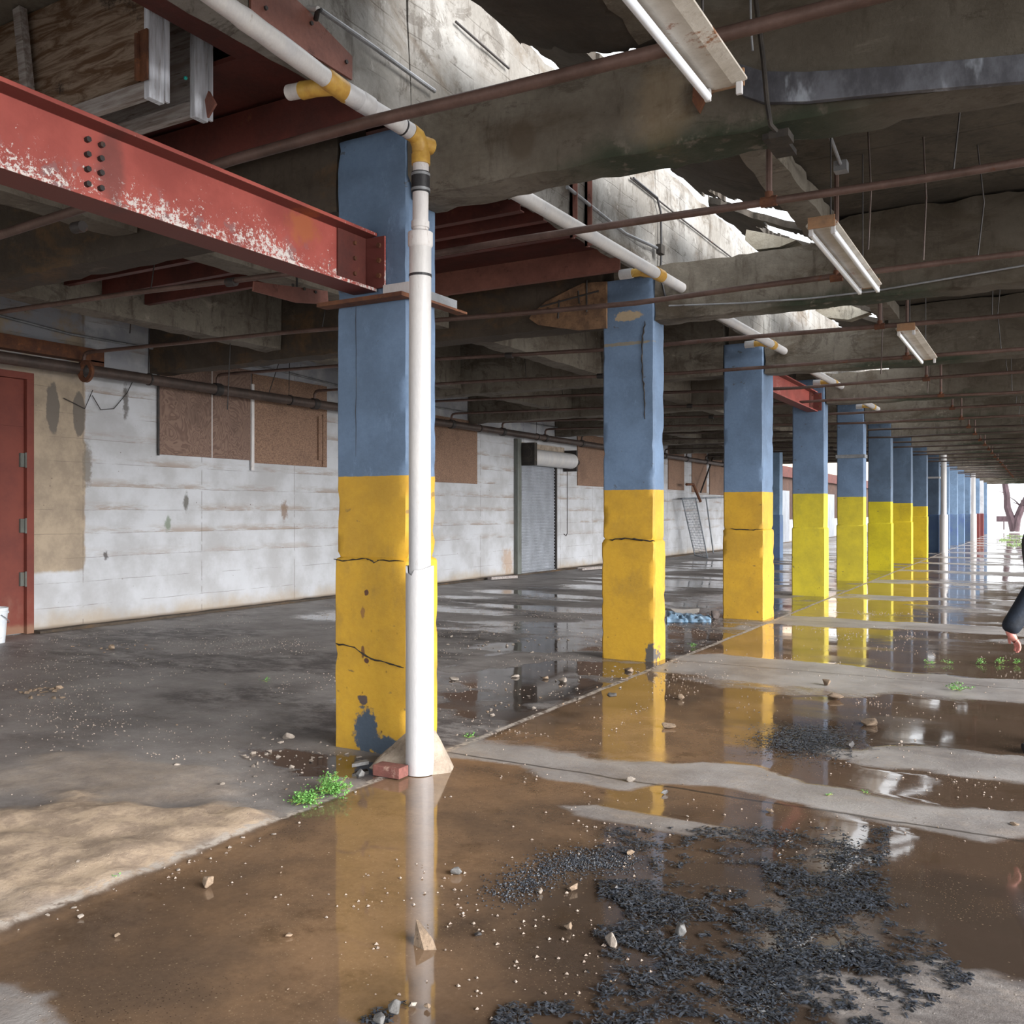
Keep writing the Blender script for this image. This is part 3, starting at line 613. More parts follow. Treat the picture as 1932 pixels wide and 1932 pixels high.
# left aisle stringers
for i, (x, lab) in enumerate(((-6.2, 'grey longitudinal concrete stringer nearer the pillars'), (-8.9, 'grey longitudinal concrete stringer nearer the white wall'))):
    for k in range(0, 8):
        y0 = YK(k) + .34; y1 = YK(k + 1) - .01
        mb = MB(); mb.roughbox((x - .3, y0, 3.77 if i else 3.8), (x, y1, 4.715), .18, .012, 5, .02)
        o = mb.build('concrete_stringer', 'ceil_left', smooth=True)
        tag(o, lab + (', between the %s and %s left crossbeam' % (ORD[k - 1], ORD[k]) if k else ', before the nearest left crossbeam'), 'stringer', 'left aisle stringers')

# ------------------------------------------------------------------ pillars
def pillar(k, d, line, blue, yellow, low_line=1.3, chip=None, x0=XL, x1=XR, y=None, top=4.12, lab=None, grp='painted pillars of the main row', taper=.012):
    y = YK(k) if y is None else y
    c = Vector(((x0 + x1) / 2, y + d / 2, 0)); hx, hy = (x1 - x0) / 2, d / 2
    ch = .018; base = []
    # ring of points round the section
    def seg(p, q, n): return [Vector(p).lerp(Vector(q), i / n) for i in range(n)]
    n1, n2 = (10, 6) if k <= 3 else (4, 2)
    cs = [(-hx + ch, -hy), (hx - ch, -hy), (hx, -hy + ch), (hx, hy - ch), (hx - ch, hy), (-hx + ch, hy), (-hx, hy - ch), (-hx, -hy + ch)]
    ring = []
    for i in range(8): ring += seg(cs[i] + (0,), cs[(i + 1) % 8] + (0,), (n1 if i % 4 == 0 else n2) if i % 2 == 0 else 1)
    zs = []; z = 0.0
    stp = .07 if k <= 3 else .25
    while z < top: 
        if not (low_line - .03 < z < low_line + .03): zs.append(z)
        z += stp
    zs += [top, low_line - .006, low_line + .006, low_line - .02]; zs = sorted(zs)
    vs = []; m = len(ring)
    for z in zs:
        g = taper if z < low_line else 0
        for p in ring:
            s = Vector((p.x * (1 + g / hx), p.y * (1 + g / hy), 0)); q = c + s + Vector((0, 0, z))
            nv = noise.noise_vector(q * 1.8) * .004 + noise.noise_vector(q * 11) * .002
            corner = abs(abs(p.x) - hx) < .02 and abs(abs(p.y) - hy) < .02
            if corner:
                e = (max(0, fbm(q.x * 9, q.y * 9, q.z * 9) - .22) * .03 + (.015 if abs(z - low_line) < .03 else 0) * random.random()) * (1 if k <= 3 else .2)
                q -= Vector((s.x, s.y, 0)).normalized() * e
            if abs(z - low_line) <= .0061: q -= Vector((s.x, s.y, 0)).normalized() * .006
            vs.append(q + Vector((nv.x, nv.y, 0)))
    fs = []
    for i in range(len(zs) - 1):
        for j in range(m): fs.append((i * m + j, i * m + (j + 1) % m, (i + 1) * m + (j + 1) % m, (i + 1) * m + j))
    fs.append(tuple(reversed(range(m)))); fs.append(tuple(range((len(zs) - 1) * m, len(zs) * m)))
    mb = MB(); mb.add(vs, fs)
    mat = m_pillar('pillar_paint', blue, yellow, line, chip=chip)
    o = mb.build('concrete_pillar', mat, smooth=True, origin=(c.x, c.y, 0))
    tag(o, lab, 'pillar', grp); return o
BL = (106, 128, 156); YE = (204, 159, 50); LE = (208, 190, 54); BL2 = (88, 106, 128)
chips1 = [((-3.93, YK(1), .13), (.1, .2, .15), (72, 84, 98)), ((-3.75, YK(1), .05), (.17, .2, .07), (72, 84, 98)),
          ((-3.93, YK(1), 1.06), (.02, .1, .025), (96, 66, 50)), ((-3.96, YK(1), .93), (.02, .1, .04), (150, 110, 60)), ((-3.96, YK(1), .66), (.015, .1, .04), (120, 84, 50)),
          ((-3.93, YK(1), .61), (.02, .1, .02), (90, 60, 50)), ((-3.96, YK(1), .34), (.045, .1, .03), (88, 76, 74)), ((-3.9, YK(1), 3.1), (.01, .1, .01), (90, 110, 130))]
chips2 = [((-3.9, YK(2), 3.72), (.16, .2, .05), (168, 150, 124)), ((-3.95, YK(2), 3.42), (.3, .2, .02), (130, 124, 112)), ((-3.64, YK(2), .08), (.06, .25, .12), (92, 88, 84))]
PIL = [(1, .33, 1.84, BL, YE, 1.29, chips1), (2, .30, 1.84, BL, YE, 1.30, chips2), (3, .58, 1.9, BL, YE, 1.34, None), (4, .33, 1.95, BL, LE, 1.3, None),
       (5, .33, 1.95, BL, LE, 1.3, None), (6, .33, 1.88, BL2, (200, 184, 34), 1.3, None), (7, .33, 1.88, BL2, (206, 180, 34), 1.3, None), (8, .33, 1.8, BL2, (206, 176, 34), 1.45, None)]
for k, d, ln, b, ye, ll, ch in PIL:
    pillar(k, d, ln, b, ye, ll, ch, lab='%s pillar of the row, blue above and %s yellow below' % (ORD[k - 1].capitalize(), 'golden' if k < 4 else 'lemon'))
for k in range(9, 18):
    white = k in (14, 16)
    col = (214, 216, 222) if white else (118, 144, 174) if k > 9 else BL2
    lo = (204, 206, 214) if k == 14 else (120, 60, 56) if k in (15, 16) else (98, 122, 148) if k > 9 else (76, 100, 128)
    pillar(k, .33, 1.5, col, lo, 1.5, None, lab=('%s pillar of the row, %s' % (ORD[k - 1], 'white painted' if white else 'blue from top to bottom' if k < 14 else 'pale above dark red foot')))
pillar(8, .4, 1.5, (122, 148, 176), (98, 122, 148), 1.5, None, x0=-8.6, x1=-8.0, y=32.8, top=3.75, lab='all-blue pillar standing further left, seen between third and fourth pillar', grp=None)

# cracks in the pillar faces
def crack(name, pts, Y, r, lab, dy=-.016):
    mb = MB(); P = []
    for i in range(len(pts) - 1):
        a, b = pts[i], pts[i + 1]
        for s in range(5):
            t = s / 5; P.append(yp(a[0] + (b[0] - a[0]) * t + random.uniform(-1.2, 1.2), a[1] + (b[1] - a[1]) * t + random.uniform(-1, 1), Y + dy))
    P.append(yp(pts[-1][0], pts[-1][1], Y + dy)); rr = [r * random.uniform(.4, 1.2) for _ in P]; rr[0] = r * .2; rr[-1] = r * .3
    mb.tube(P, rr, 5); return mb
p1 = [o for o in COL.objects if o.name == 'concrete_pillar'][0]; p2 = COL.objects['concrete_pillar.001']; p3 = COL.objects['concrete_pillar.002']
crack('crack', [(632, 1213), (668, 1220), (695, 1240), (718, 1246), (762, 1259)], YK(1), .006, '', -.016).build('crack', 'dark_gap', p1)
crack('crack', [(629, 1053), (648, 1058), (690, 1052), (706, 1060), (716, 1056), (762, 1058)], YK(1), .005, '', -.012).build('crack', 'dark_gap', p1)
crack('crack', [(672, 860), (671, 720), (672, 572)], YK(1), .0022, '', -.002).build('crack', 'dark_gap', p1)
crack('crack', [(1149, 1018), (1180, 1015), (1210, 1018), (1236, 1020)], YK(2), .011, '', -.014).build('crack', 'dark_gap', p2)
crack('crack', [(1217, 605), (1212, 640), (1211, 700), (1216, 740), (1217, 790)], YK(2), .009, '', -.004).build('crack', 'dark_gap', p2)
crack('crack', [(1377, 997), (1410, 999), (1440, 997)], YK(3), .008, '', -.012).build('crack', 'dark_gap', p3)

# mortar wedges, brick and slate at the foot of the first pillar
def wedge(pts, z0, apex, lab):
    bm = bmesh.new()
    for p in pts: bm.verts.new(Vector((p[0], p[1], z0)))
    for p in apex: bm.verts.new(p)
    bmesh.ops.convex_hull(bm, input=bm.verts); bmesh.ops.delete(bm, geom=[v for v in bm.verts if not v.link_faces], context='VERTS')
    bmesh.ops.subdivide_edges(bm, edges=bm.edges, cuts=3, use_grid_fill=True)
    for v in bm.verts:
        n = noise.noise_vector(v.co * 14) * .008
        v.co += n
        if v.co.z < 0: v.co.z = -.004
    me = bpy.data.meshes.new('mortar_wedge'); c = sum((v.co for v in bm.verts), Vector()) / len(bm.verts); c.z = 0
    for v in bm.verts: v.co -= c
    bm.to_mesh(me); bm.free(); me.materials.append(MT['wedge']); o = bpy.data.objects.new('mortar_wedge', me); COL.objects.link(o); o.location = c
    tag(o, lab, 'mortar'); return o
PB = Vector((-3.325, 4.67, 0))
wedge([gp(695, 1448), gp(762, 1462), gp(770, 1425), gp(715, 1425)], -.003, [Vector((-3.44, 4.78, .2)), Vector((-3.52, 4.8, .2))], 'pale mortar wedge left of the white downpipe foot')
wedge([gp(815, 1460), gp(852, 1455), gp(856, 1444), gp(826, 1414)], -.003, [Vector((-3.28, 4.72, .2)), Vector((-3.30, 4.8, .24))], 'pale mortar wedge right of the white downpipe foot')
a = gp(712, 1459); b = gp(762, 1467)
mb = MB(); mb.bar((a.x, a.y, .035), (b.x, b.y, .035), .1, .065); o = mb.build('brick', 'brick', bevel=.004); tag(o, 'red brick lying against the foot of the white downpipe', 'brick')
a = gp(664, 1446); mb = MB(); mb.prism([gp(664, 1447, .02), gp(672, 1441, .02), gp(692, 1437, .02), gp(696, 1441, .02)], (0, 0, .02)); o = mb.build('slate_piece', 'rock_grey'); tag(o, 'thin grey-blue slate piece by the nearest pillar foot', 'slate')

# ------------------------------------------------------------------ steel bracket plate + red I-beams
t = thing('steel_bracket', (-3.9, 4.9, 3.0), 'rusty flat steel collar plate carrying the red beam on nearest pillar', 'bracket')
mb = MB(); mb.box((-4.27, 4.80, 2.985), (-3.56, 4.905, 3.012)); mb.box((-3.59, 4.905, 2.985), (-3.51, 5.5, 3.0)); mb.build('collar_plate', 'rust', t)
mb = MB(); mb.box((-3.77, 4.88, 3.012), (-3.56, 4.905, 3.09)); mb.build('white_strip', 'white_pvc', t)
mb = MB(); mb.bar((-3.575, 4.95, 3.04), (-3.575, 5.46, 3.04), .012, .08); mb.build('end_lug', 'steel_plain', t)
def ibeam(y0, y1, x, z0, z1, lab, bolts=(), plate=True):
    t = thing('steel_beam', (x, y1, z0), lab, 'steel beam')
    fw = .1; tf = .022
    mb = MB(); yy = y0
    prof = [(x - fw, z0), (x + fw, z0), (x + fw, z0 + tf), (x + .008, z0 + tf + .008), (x + .008, z1 - tf - .008), (x + fw, z1 - tf), (x + fw, z1), (x - fw, z1), (x - fw, z1 - tf), (x - .008, z1 - tf - .008), (x - .008, z0 + tf + .008), (x - fw, z0 + tf)]
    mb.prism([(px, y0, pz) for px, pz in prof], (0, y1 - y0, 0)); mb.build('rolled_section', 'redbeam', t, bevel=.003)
    if plate:
        mb = MB(); mb.box((x - fw, y1 - .014, z0 + .02), (x + fw + .07, y1 + .002, z1 - .03)); mb.build('end_plate', 'redbeam', t)
        mb = MB(); mb.box((x + .008, y1 - .3, z0 + .03), (x + .02, y1 - .02, z1 - .03)); mb.build('web_angle', 'dark_red', t)
        for zz in (.1, .2, .3):
            mb = MB(); mb.tube([(x + fw + .03, y1 - .03, z0 + zz), (x + fw + .03, y1 - .01, z0 + zz)], .017, 6); mb.build('bolt', 'rust', t)
            mb = MB(); mb.tube([(x + .018, y1 - .14, z0 + zz), (x + .035, y1 - .14, z0 + zz)], .014, 6); mb.build('bolt', 'rust', t)
    for by, bz in bolts:
        mb = MB(); mb.tube([(x + .006, by, bz), (x + .03, by, bz)], .0145, 6); mb.build('bolt', 'black_iron', t)
    return t
def onweb(px, py): p = xp(px, py, -3.92); return (p.y, p.z)
ibeam(-1.5, YK(1) - .012, -3.94, 3.06, 3.45, 'long flaking red steel I-beam running in from upper left to the nearest pillar',
      [onweb(a, b) for a, b in ((166, 262), (166, 290), (166, 318), (166, 346), (192, 272), (191, 298), (191, 325), (191, 354))])
ibeam(YK(3) + .7, YK(4) - .015, -3.82, 3.5, 3.88, 'shorter faded red steel I-beam ending at the fourth pillar')
mb = MB(); P = [xp(480, 530, -4.62), xp(618, 548, -4.62), xp(620, 573, -4.62), xp(560, 570, -4.62), xp(478, 548, -4.62)]
mb.prism(P, (-.012, 0, 0)); t = mb.build('steel_plate', 'pink_red'); tag(t, 'faded red steel plate with bolt holes hanging just left of nearest pillar', 'steel plate')
q = xp(560, 540, -4.626); mb = MB(); mb.tube([q, Vector((q.x, q.y, 4.35))], .008, 6); mb.build('hanger', 'black_iron', t)
for px, py in ((552, 533), (574, 540), (595, 546)):
    q = xp(px, py + 4, -4.615); mb = MB(); mb.tube([q, q + Vector((.006, 0, 0))], .012, 8); mb.build('bolt_hole', 'dark_gap', t)

# red channels of the left bays
def channel(x0, x1, y, z, h, lab, m='dark_red'):
    mb = MB(); f = .07; tk = .009
    prof = [(y, z), (y + f, z), (y + f, z + tk), (y + tk, z + tk), (y + tk, z + h - tk), (y + f, z + h - tk), (y + f, z + h), (y, z + h)]
    mb.prism([(x0, a, b) for a, b in prof], (x1 - x0, 0, 0)); o = mb.build('steel_channel', m)
    return tag(o, lab, 'steel channel', 'dark red roof channels')
for i, (y, z, h) in enumerate(((6.45, 4.0, .2), (6.85, 4.03, .2), (7.4, 4.05, .2), (8.46, 3.98, .24))):
    channel(-6.18, -3.62, y, z, h, '%s dark red roof channel behind the nearest pillar, counted going away' % ('first', 'second', 'third', 'fourth')[i], 'dark_red' if i < 3 else 'pink_red')
for i, (y, z, h) in enumerate(((5.8, 3.95, .2), (6.1, 3.97, .18), (6.55, 3.95, .2), (7.1, 3.96, .2))):
    channel(-8.88, -6.5, y, z, h, '%s dark red roof channel between the two left stringers, counted going away' % ('first', 'second', 'third', 'fourth')[i])
channel(-6.18, -3.62, 4.55, 4.03, .28, 'deep dark red roof channel just before the nearest pillar head')
channel(-6.5, -4.4, 2.6, 3.62, .16, 'dark red channel glimpsed below the long red beam at left edge', 'pink_red')
for i, (y0, y1) in enumerate(((4.05, 4.9), (5.3, 9.3))):
    mb = MB(); mb.box((-6.18, y0, 4.34), (-3.74, y1, 4.37))
    if i == 0: mb.box((-4.24, 2.0, 4.34), (-3.74, 4.05, 4.37))
    o = mb.build('steel_deck', 'dark_red'); tag(o, 'dark red steel deck overhead %s the nearest pillar' % ('before', 'behind')[i], 'steel deck')
mb = MB(); P = [(-3.572, 3.5, 4.16), (-3.572, 4.31, 4.16), (-3.572, 4.31, 4.30), (-3.572, 3.9, 4.40), (-3.572, 3.5, 4.46)]
mb.prism(P, (.015, 0, 0)); t = mb.build('girder_plate', 'pink_red'); tag(t, 'reddish steel plate bolted low on the high girder above white pipe', 'steel plate')
for y, z in ((3.6, 4.25), (4.25, 4.24), (3.95, 4.33)):
    mb = MB(); mb.tube([(-3.557, y, z), (-3.545, y, z)], .012, 6); mb.build('bolt', 'black_iron', t)
t = thing('hanger_angles', (-3.5, 7.0, 4.1), 'pair of thin reddish steel uprights on the girder behind nearest crossbeam', 'steel angle')
for y in (7.25, 7.55):
    mb = MB(); mb.box((-3.57, y, 3.98), (-3.545, y + .05, 4.75)); mb.box((-3.57, y, 3.98), (-3.5, y + .008, 4.75)); mb.build('upright', 'pink_red', t)

# ------------------------------------------------------------------ plywood box in the roof opening, upper left
def wood_box(Y, x_r, z_b, lab, face, br=0):
    t = thing('timber_frame', (x_r, Y, z_b), lab, 'timber frame'); xl = -6.15; zt = 4.72
    mb = MB(); mb.box((xl, Y + .05, z_b + .02), (x_r - .03, Y + .068, zt)); sh = mb.build('plywood_sheet', face, t)
    mb = MB(); mb.box((x_r - .045, Y - .005, z_b - .015), (x_r, Y + .1, zt)); mb.build('stud', 'greywood', t, bevel=.004)
    mb = MB(); mb.box((x_r - .012, Y + .1, z_b), (x_r + .006, Y + .13, zt)); mb.build('side_board', 'greywood', t)
    mb = MB(); mb.box((xl, Y - .0, z_b), (x_r - .045, Y + .05, z_b + .09)); mb.build('bottom_rail', 'greywood_h', t, bevel=.004)
    return t
t = wood_box(3.5, yp(283, 168, 3.5).x, 3.93, 'front weathered plywood box with pale stud above the red beam', 'oldply')
xx = yp(62, 100, 3.5).x; xz = yp(40, 100, 3.5).x
mb = MB(); mb.bar((xx, 3.49, 3.95), (xz, 3.49, 4.72), .07, .05, (0, 1, 0)); mb.build('stud', 'greywood_h', t)
mb = MB(); mb.box((yp(262, 100, 3.47).x, 3.462, 4.0), (yp(279, 100, 3.47).x, 3.475, 4.28)); mb.box((yp(262, 100, 3.47).x, 3.44, 4.0), (yp(266, 100, 3.47).x, 3.475, 4.26)); mb.build('rusty_strap', 'rust', t)
t = wood_box(3.9, yp(369, 200, 3.9).x, 3.99, 'rear weathered plywood box with pale stud beside the white pipe', 'greywood_h')
q = yp(350, 146, 3.86); mb = MB(); mb.add([q + Vector((.012 * math.cos(a) * math.cos(b2), .012 * math.sin(b2), .012 * math.sin(a) * math.cos(b2))) for b2 in (-1.2, -.5, .2, .9, 1.4) for a in [k * math.pi / 4 for k in range(8)]],
       [(r * 8 + k, r * 8 + (k + 1) % 8, (r + 1) * 8 + (k + 1) % 8, (r + 1) * 8 + k) for r in range(4) for k in range(8)]); mb.build('turquoise_knob', 'turq', t)
q = yp(393, 170, 3.95); mb = MB(); mb.prism([q, q + Vector((.06, 0, -.09)), q + Vector((-.01, 0, -.16)), q + Vector((-.03, 0, -.05))], (0, .015, 0)); mb.build('brick_red_scrap', 'pink_red', t)

# ------------------------------------------------------------------ white drain pipe at the first pillar
t = thing('drain_pipe', (PB.x, PB.y, 0), 'white drain downpipe with thick lower sleeve strapped before the nearest pillar', 'pipe')
x, y = PB.x, PB.y
ztop = 3.86
mb = MB(); pts = [(x, y, z) for z in (0, .3, .6, .9, 1.2)] + [(x, y, 1.26)]
N = 28; vs = []; zs = [0, .15, .4, .8, 1.15, 1.26]
for i, z in enumerate(zs):
    for k in range(N):
        a = 2 * math.pi * k / N; rr = .087; zz = z
        if i == 5: zz = z + .012 * math.sin(a * 2 + 1) - (.035 if 3.9 < a < 4.9 else 0)
        vs.append((x + rr * math.cos(a), y + rr * math.sin(a), zz))
n0 = len(vs)
for k in range(N):
    a = 2 * math.pi * k / N; vs.append((x + .074 * math.cos(a), y + .074 * math.sin(a), vs[5 * N + k][2]))
fs = [(i * N + k, i * N + (k + 1) % N, (i + 1) * N + (k + 1) % N, (i + 1) * N + k) for i in range(6) for k in range(N)]
mb.add(vs, fs); mb.build('lower_sleeve', 'white_pvc', t, smooth=True)
mb = MB(); mb.tube([(x, y, .6), (x, y, 1.6), (x, y, 2.4), (x + .004, y, 3.31)], .068, 24); mb.build('riser', 'white_pvc', t, smooth=True)
mb = MB(); mb.tube([(x + .004, y, 3.22), (x + .004, y, 3.235), (x + .004, y, 3.31), (x + .004, y, 3.32)], [.068, .077, .077, .06], 24); mb.build('bell_end', 'old_pvc', t, smooth=True)
mb = MB(); mb.tube([(x + .004, y, 3.04), (x + .004, y, 3.055)], .071, 24); mb.build('pipe_strap', 'rubber', t)
mb = MB(); mb.tube([(x + .004, y, 3.3), (x + .006, y, 3.6), (x + .008, y, 3.76)], .049, 20); mb.tube([(x + .004, y, 3.34), (x + .004, y, 3.38)], .056, 20); mb.build('upper_pipe', 'old_pvc', t, smooth=True)
mb = MB(); mb.tube([(x + .006, y, 3.555), (x + .006, y, 3.68)], .057, 20); mb.build('rubber_coupling', 'rubber', t, smooth=True)
for z in (3.572, 3.664):
    mb = MB(); mb.tube([(x + .006, y, z - .008), (x + .006, y, z + .008)], .0595, 20); mb.build('clamp_band', 'steel_plain', t, smooth=True)
mb = MB(); mb.tube([(x + .008, y, 3.73), (x + .008, y, 3.79), (x + .008, y, 3.8), (x + .008, y - .01, 3.85), (x + .006, y - .04, 3.888), (x, y - .1, 3.9)], [.058, .058, .053, .053, .053, .053], 20)
mb.tube([(x + .008, y, 3.86), (x + .03, y + .08, 3.86)], .05, 16); mb.build('yellow_elbow', 'yellow_pvc', t, smooth=True)
mb = MB(); e = Vector((x, y - .09, 3.9)); f = Vector((-3.4, 4.02, 3.955)); g2 = Vector((-3.42, 2.0, 4.14))
mid = [e, e.lerp(f, .3), e.lerp(f, .62) + Vector((0, 0, .0)), e.lerp(f, .7) + Vector((0, 0, .012)), f]
mb.tube(mid, .05, 20); mb.tube([f, g2], .05, 20); mb.build('sloping_run', 'white_pvc', t, smooth=True)
mb = MB(); a, b = e.lerp(f, .58), e.lerp(f, .97); mb.tube([a, a.lerp(b, .05), a.lerp(b, .4), a.lerp(b, .45), a.lerp(b, .5), a.lerp(b, .95), b], [.05, .058, .06, .054, .059, .057, .05], 20); mb.build('taped_joint', 'white_pvc', t, smooth=True)
mb = MB(); a = f + Vector((0, .07, -.007)); b = f + Vector((0, -.13, .012)); mb.tube([a, a.lerp(b, .1), a.lerp(b, .9), b], [.05, .057, .057, .05], 20)
c = a.lerp(b, .5); mb.tube([c, c + Vector((-.1, -.06, -.01)), c + Vector((-.2, -.06, .0))], [.046, .046, .05], 16); mb.build('yellow_tee', 'yellow_pvc', t, smooth=True)
mb = MB(); mb.tube([c + Vector((-.18, -.06, .0)), c + Vector((-.3, -.06, .01))], .043, 16); mb.build('broken_stub', 'old_pvc', t, smooth=True)
mb = MB(); a, b = g2.lerp(f, .62), g2.lerp(f, .9); mb.tube([a, a.lerp(b, .1), a.lerp(b, .3), a.lerp(b, .5), a.lerp(b, .8), b], [.05, .056, .053, .056, .054, .051], 20); mb.build('tape_wrap', 'white_pvc', t, smooth=True)
mb = MB(); mb.tube([e.lerp(f, .12), e.lerp(f, .14)], .052, 20); mb.build('dark_band', 'rubber', t)
# pipes that run on through the beams, one per bay
for k in range(1, 5):
    t = thing('drain_run', (-3.3, YK(k) + .8, 3.92), 'white drain pipe slung beside the girder between %s and %s pillar' % (ORD[k - 1], ORD[k]), 'pipe', 'white drain runs in the bays')
    mb = MB(); mb.tube([(-3.3, YK(k) + .33, 3.89), (-3.3, YK(k + 1) + .005, 3.95)], .055, 18); mb.build('run', 'white_pvc', t, smooth=True)
    a = Vector((-3.3, YK(k + 1) - .75, 3.94)); mb = MB(); mb.tube([a, a + Vector((0, .16, .002))], .062, 18); mb.tube([a + Vector((0, .08, 0)), a + Vector((-.12, -.1, -.0)), a + Vector((-.2, -.1, 0))], .04, 12); mb.build('yellow_tee', 'yellow_pvc', t, smooth=True)
    mb = MB(); mb.tube([a + Vector((-.2, -.1, 0)), a + Vector((-.33, -.1, 0))], .05, 14); mb.build('stub', 'white_pvc', t, smooth=True)
# far downpipes
for k, nm in ((9, 'ninth'), (13, 'thirteenth')):
    t = thing('drain_pipe', (-3.42, YK(k) - .2, 0), 'distant white downpipe with thick foot beside the %s pillar' % nm, 'pipe', 'distant downpipes')
    mb = MB(); mb.tube([(-3.42, YK(k) - .2, 1.4), (-3.42, YK(k) - .2, 3.9)], .11, 14); mb.build('riser', 'white_pvc', t, smooth=True)
    mb = MB(); mb.tube([(-3.42, YK(k) - .2, 0), (-3.42, YK(k) - .2, 1.5)], .16, 14); mb.build('lower_sleeve', 'white_pvc', t, smooth=True)
mb = MB(); mb.box((XL - .02, YK(9) - .04, 2.93), (XR + .02, YK(9) + .36, 3.0)); o = mb.build('pillar_band', 'white_pvc'); tag(o, 'thin white band around the ninth pillar', 'band')
mb = MB(); mb.box((XL - .02, YK(5) - .03, 2.85), (XR + .02, YK(5) + .36, 2.93)); o = mb.build('pillar_band', 'steel_plain'); tag(o, 'thin grey band around the fifth pillar', 'band')

# ------------------------------------------------------------------ conduits on the girder
def tubeobj(name, pts, r, m, lab, cat, grp=None, seg=10):
    mb = MB(); mb.tube(pts, r, seg); o = mb.build(name, m, smooth=True); return tag(o, lab, cat, grp)
p1_ = xp(605, 18, -3.5)
tubeobj('conduit', [yp(395, 22, p1_.y), yp(480, 18, p1_.y), yp(560, 15, p1_.y), xp(600, 16, -3.5)], .016, 'white_pvc', 'thin white conduit crossing above the sloping white pipe', 'conduit')
t = thing('conduit', p1_, 'dark grey conduit running down the girder face above nearest pillar', 'conduit')
mb = MB(); mb.tube([p1_, xp(700, 84, -3.53), xp(820, 171, -3.53)], .014, 8); mb.build('run', 'steel_plain', t, smooth=True)
mb = MB(); mb.tube([xp(600, 16, -3.5), xp(596, 36, -3.55)], .015, 8); mb.build('clip', 'black_iron', t)
tubeobj('conduit', [xp(1070, 352, -3.52), xp(1180, 440, -3.52), xp(1246, 470, -3.52)], .016, 'steel_plain', 'grey conduit on the bright girder behind the nearest crossbeam', 'conduit')
tubeobj('cable', [xp(1195, 335, -3.54), xp(1240, 372, -3.54), xp(1247, 400, -3.54), xp(1248, 470, -3.54), xp(1246, 520, -3.54), yp(1256, 562, YK(2) - .03)], .012, 'rubber', 'black cable hanging down the girder at the second pillar head', 'cable')
tubeobj('conduit', [xp(1190, 335, -3.55), xp(1290, 415, -3.55), xp(1400, 500, -3.55)], .009, 'black_iron', 'thin dark conduit crossing the bright girder toward the third pillar', 'conduit')
tubeobj('conduit', [xp(860, 40, -3.55), xp(960, 128, -3.55)], .009, 'black_iron', 'thin dark conduit high on the girder above nearest crossbeam', 'conduit')
q = xp(1246, 470, -3.5); mb = MB(); mb.box((q.x - .03, q.y - .05, q.z - .05), (q.x + .03, q.y + .05, q.z + .05)); tag(mb.build('junction_box', 'dark_gap', bevel=.004), 'small dark junction box on the girder above second pillar', 'junction box')
tubeobj('cable', [yp(1262, 576, YK(2) - .03), yp(1400, 571, YK(2) - .03), yp(1530, 562, YK(2) - .03), yp(1650, 548, YK(2) - .04), yp(1932, 500, YK(2) - .04)], .009, 'steel_plain', 'grey cable along the foot of the second crossbeam', 'cable')

# ------------------------------------------------------------------ sprinkler pipes
YB = [4.2, 5.87, 8.06, 10.4, 12.65] + [12.65 + 2.21 * i for i in range(1, 22)]
for i, y in enumerate(YB):
    if i == 0: lab = 'thick brown sprinkler pipe crossing in front of nearest pillar head'
    else: lab = 'brown sprinkler branch pipe, %s of the two between the %s and %s crossbeam' % ('nearer' if i % 2 else 'farther', ORD[(i + 1) // 2 - 1], (ORD + ['eighteenth'])[(i + 1) // 2])
    full = y < 40; za = .245 if i == 0 else 0
    t = thing('sprinkler_pipe', (-1.5, y, 3.55), lab, 'pipe', 'brown sprinkler branch pipes')
    sg = .02 * math.sin(i * 2.3)
    rp = (.034 if i == 0 else .025)
    mb = MB(); pts = [(3.4, y, 3.54), (-.6, y, 3.55 - sg), (-2.2, y, 3.56), (-3.3, y - (.04 if i == 0 else 0), 3.56 + sg), (-4.4, y, 3.57)]
    if full:
        pts += [(-7.5, y, 3.68), (-11.2, y, 3.76), (-11.27, y, 3.745), (-11.3, y, 3.7), (-11.3, y, 3.55)]
    else: pts += [(-5.2, y, 3.58)]
    pts = [(a, b, c + (za if a > -5 else 0)) for a, b, c in pts]
    mb.tube(pts, rp, 10); br = mb.build('branch', 'rust_pipe' if i < 9 else 'dark_pipe', t, smooth=True)
    mb = MB(); mb.tube([(-1.5, y, 3.55 + za), (-1.5, y, 4.45)], .02, 8); mb.build('riser', 'rust_pipe', t, smooth=True)
    mb = MB(); mb.tube([(-1.55, y, 3.55 + za), (-1.45, y, 3.55 + za)], rp + .008, 10); mb.tube([(-1.5, y, 3.55 + za), (-1.5, y, 3.61 + za)], .026, 10); mb.build('tee_fitting', 'rust', br, smooth=True)
    if full:
        mb = MB(); mb.tube([(-5.9 - .3 * math.sin(i), y, 3.62), (-6.0 - .3 * math.sin(i), y, 3.624)], .04, 10); mb.build('coupling', 'black_iron', br, smooth=True)
    for hx in ((-.45, -7.2 - .4 * math.sin(i * 3)) if full else (-.45,)):
        z0 = 3.56 + za if hx > -3 else 3.67
        mb = MB(); mb.tube([(hx, y, z0), (hx + .05 * math.sin(i), y + .02, 4.0), (hx, y, 4.45 if hx > -3 else 4.72)], .006, 6); mb.build('hanger_rod', 'black_iron', t)
t = thing('sprinkler_main', (-11.3, 7, 3.53), 'thick brown sprinkler main pipe running along the white wall', 'pipe')
mb = MB(); mb.tube([(-11.3, 5.0, 3.53), (-11.3, 20, 3.53), (-11.3, 41, 3.53)], .078, 16); mb.build('main', 'dark_pipe', t, smooth=True)
for i, y in enumerate(YB[2:17]):
    mb = MB(); mb.tube([(-11.3, y - .07, 3.53), (-11.3, y - .055, 3.53), (-11.3, y + .055, 3.53), (-11.3, y + .07, 3.53)], [.08, .1, .1, .08], 16); mb.build('coupling', 'black_iron', t, smooth=True)
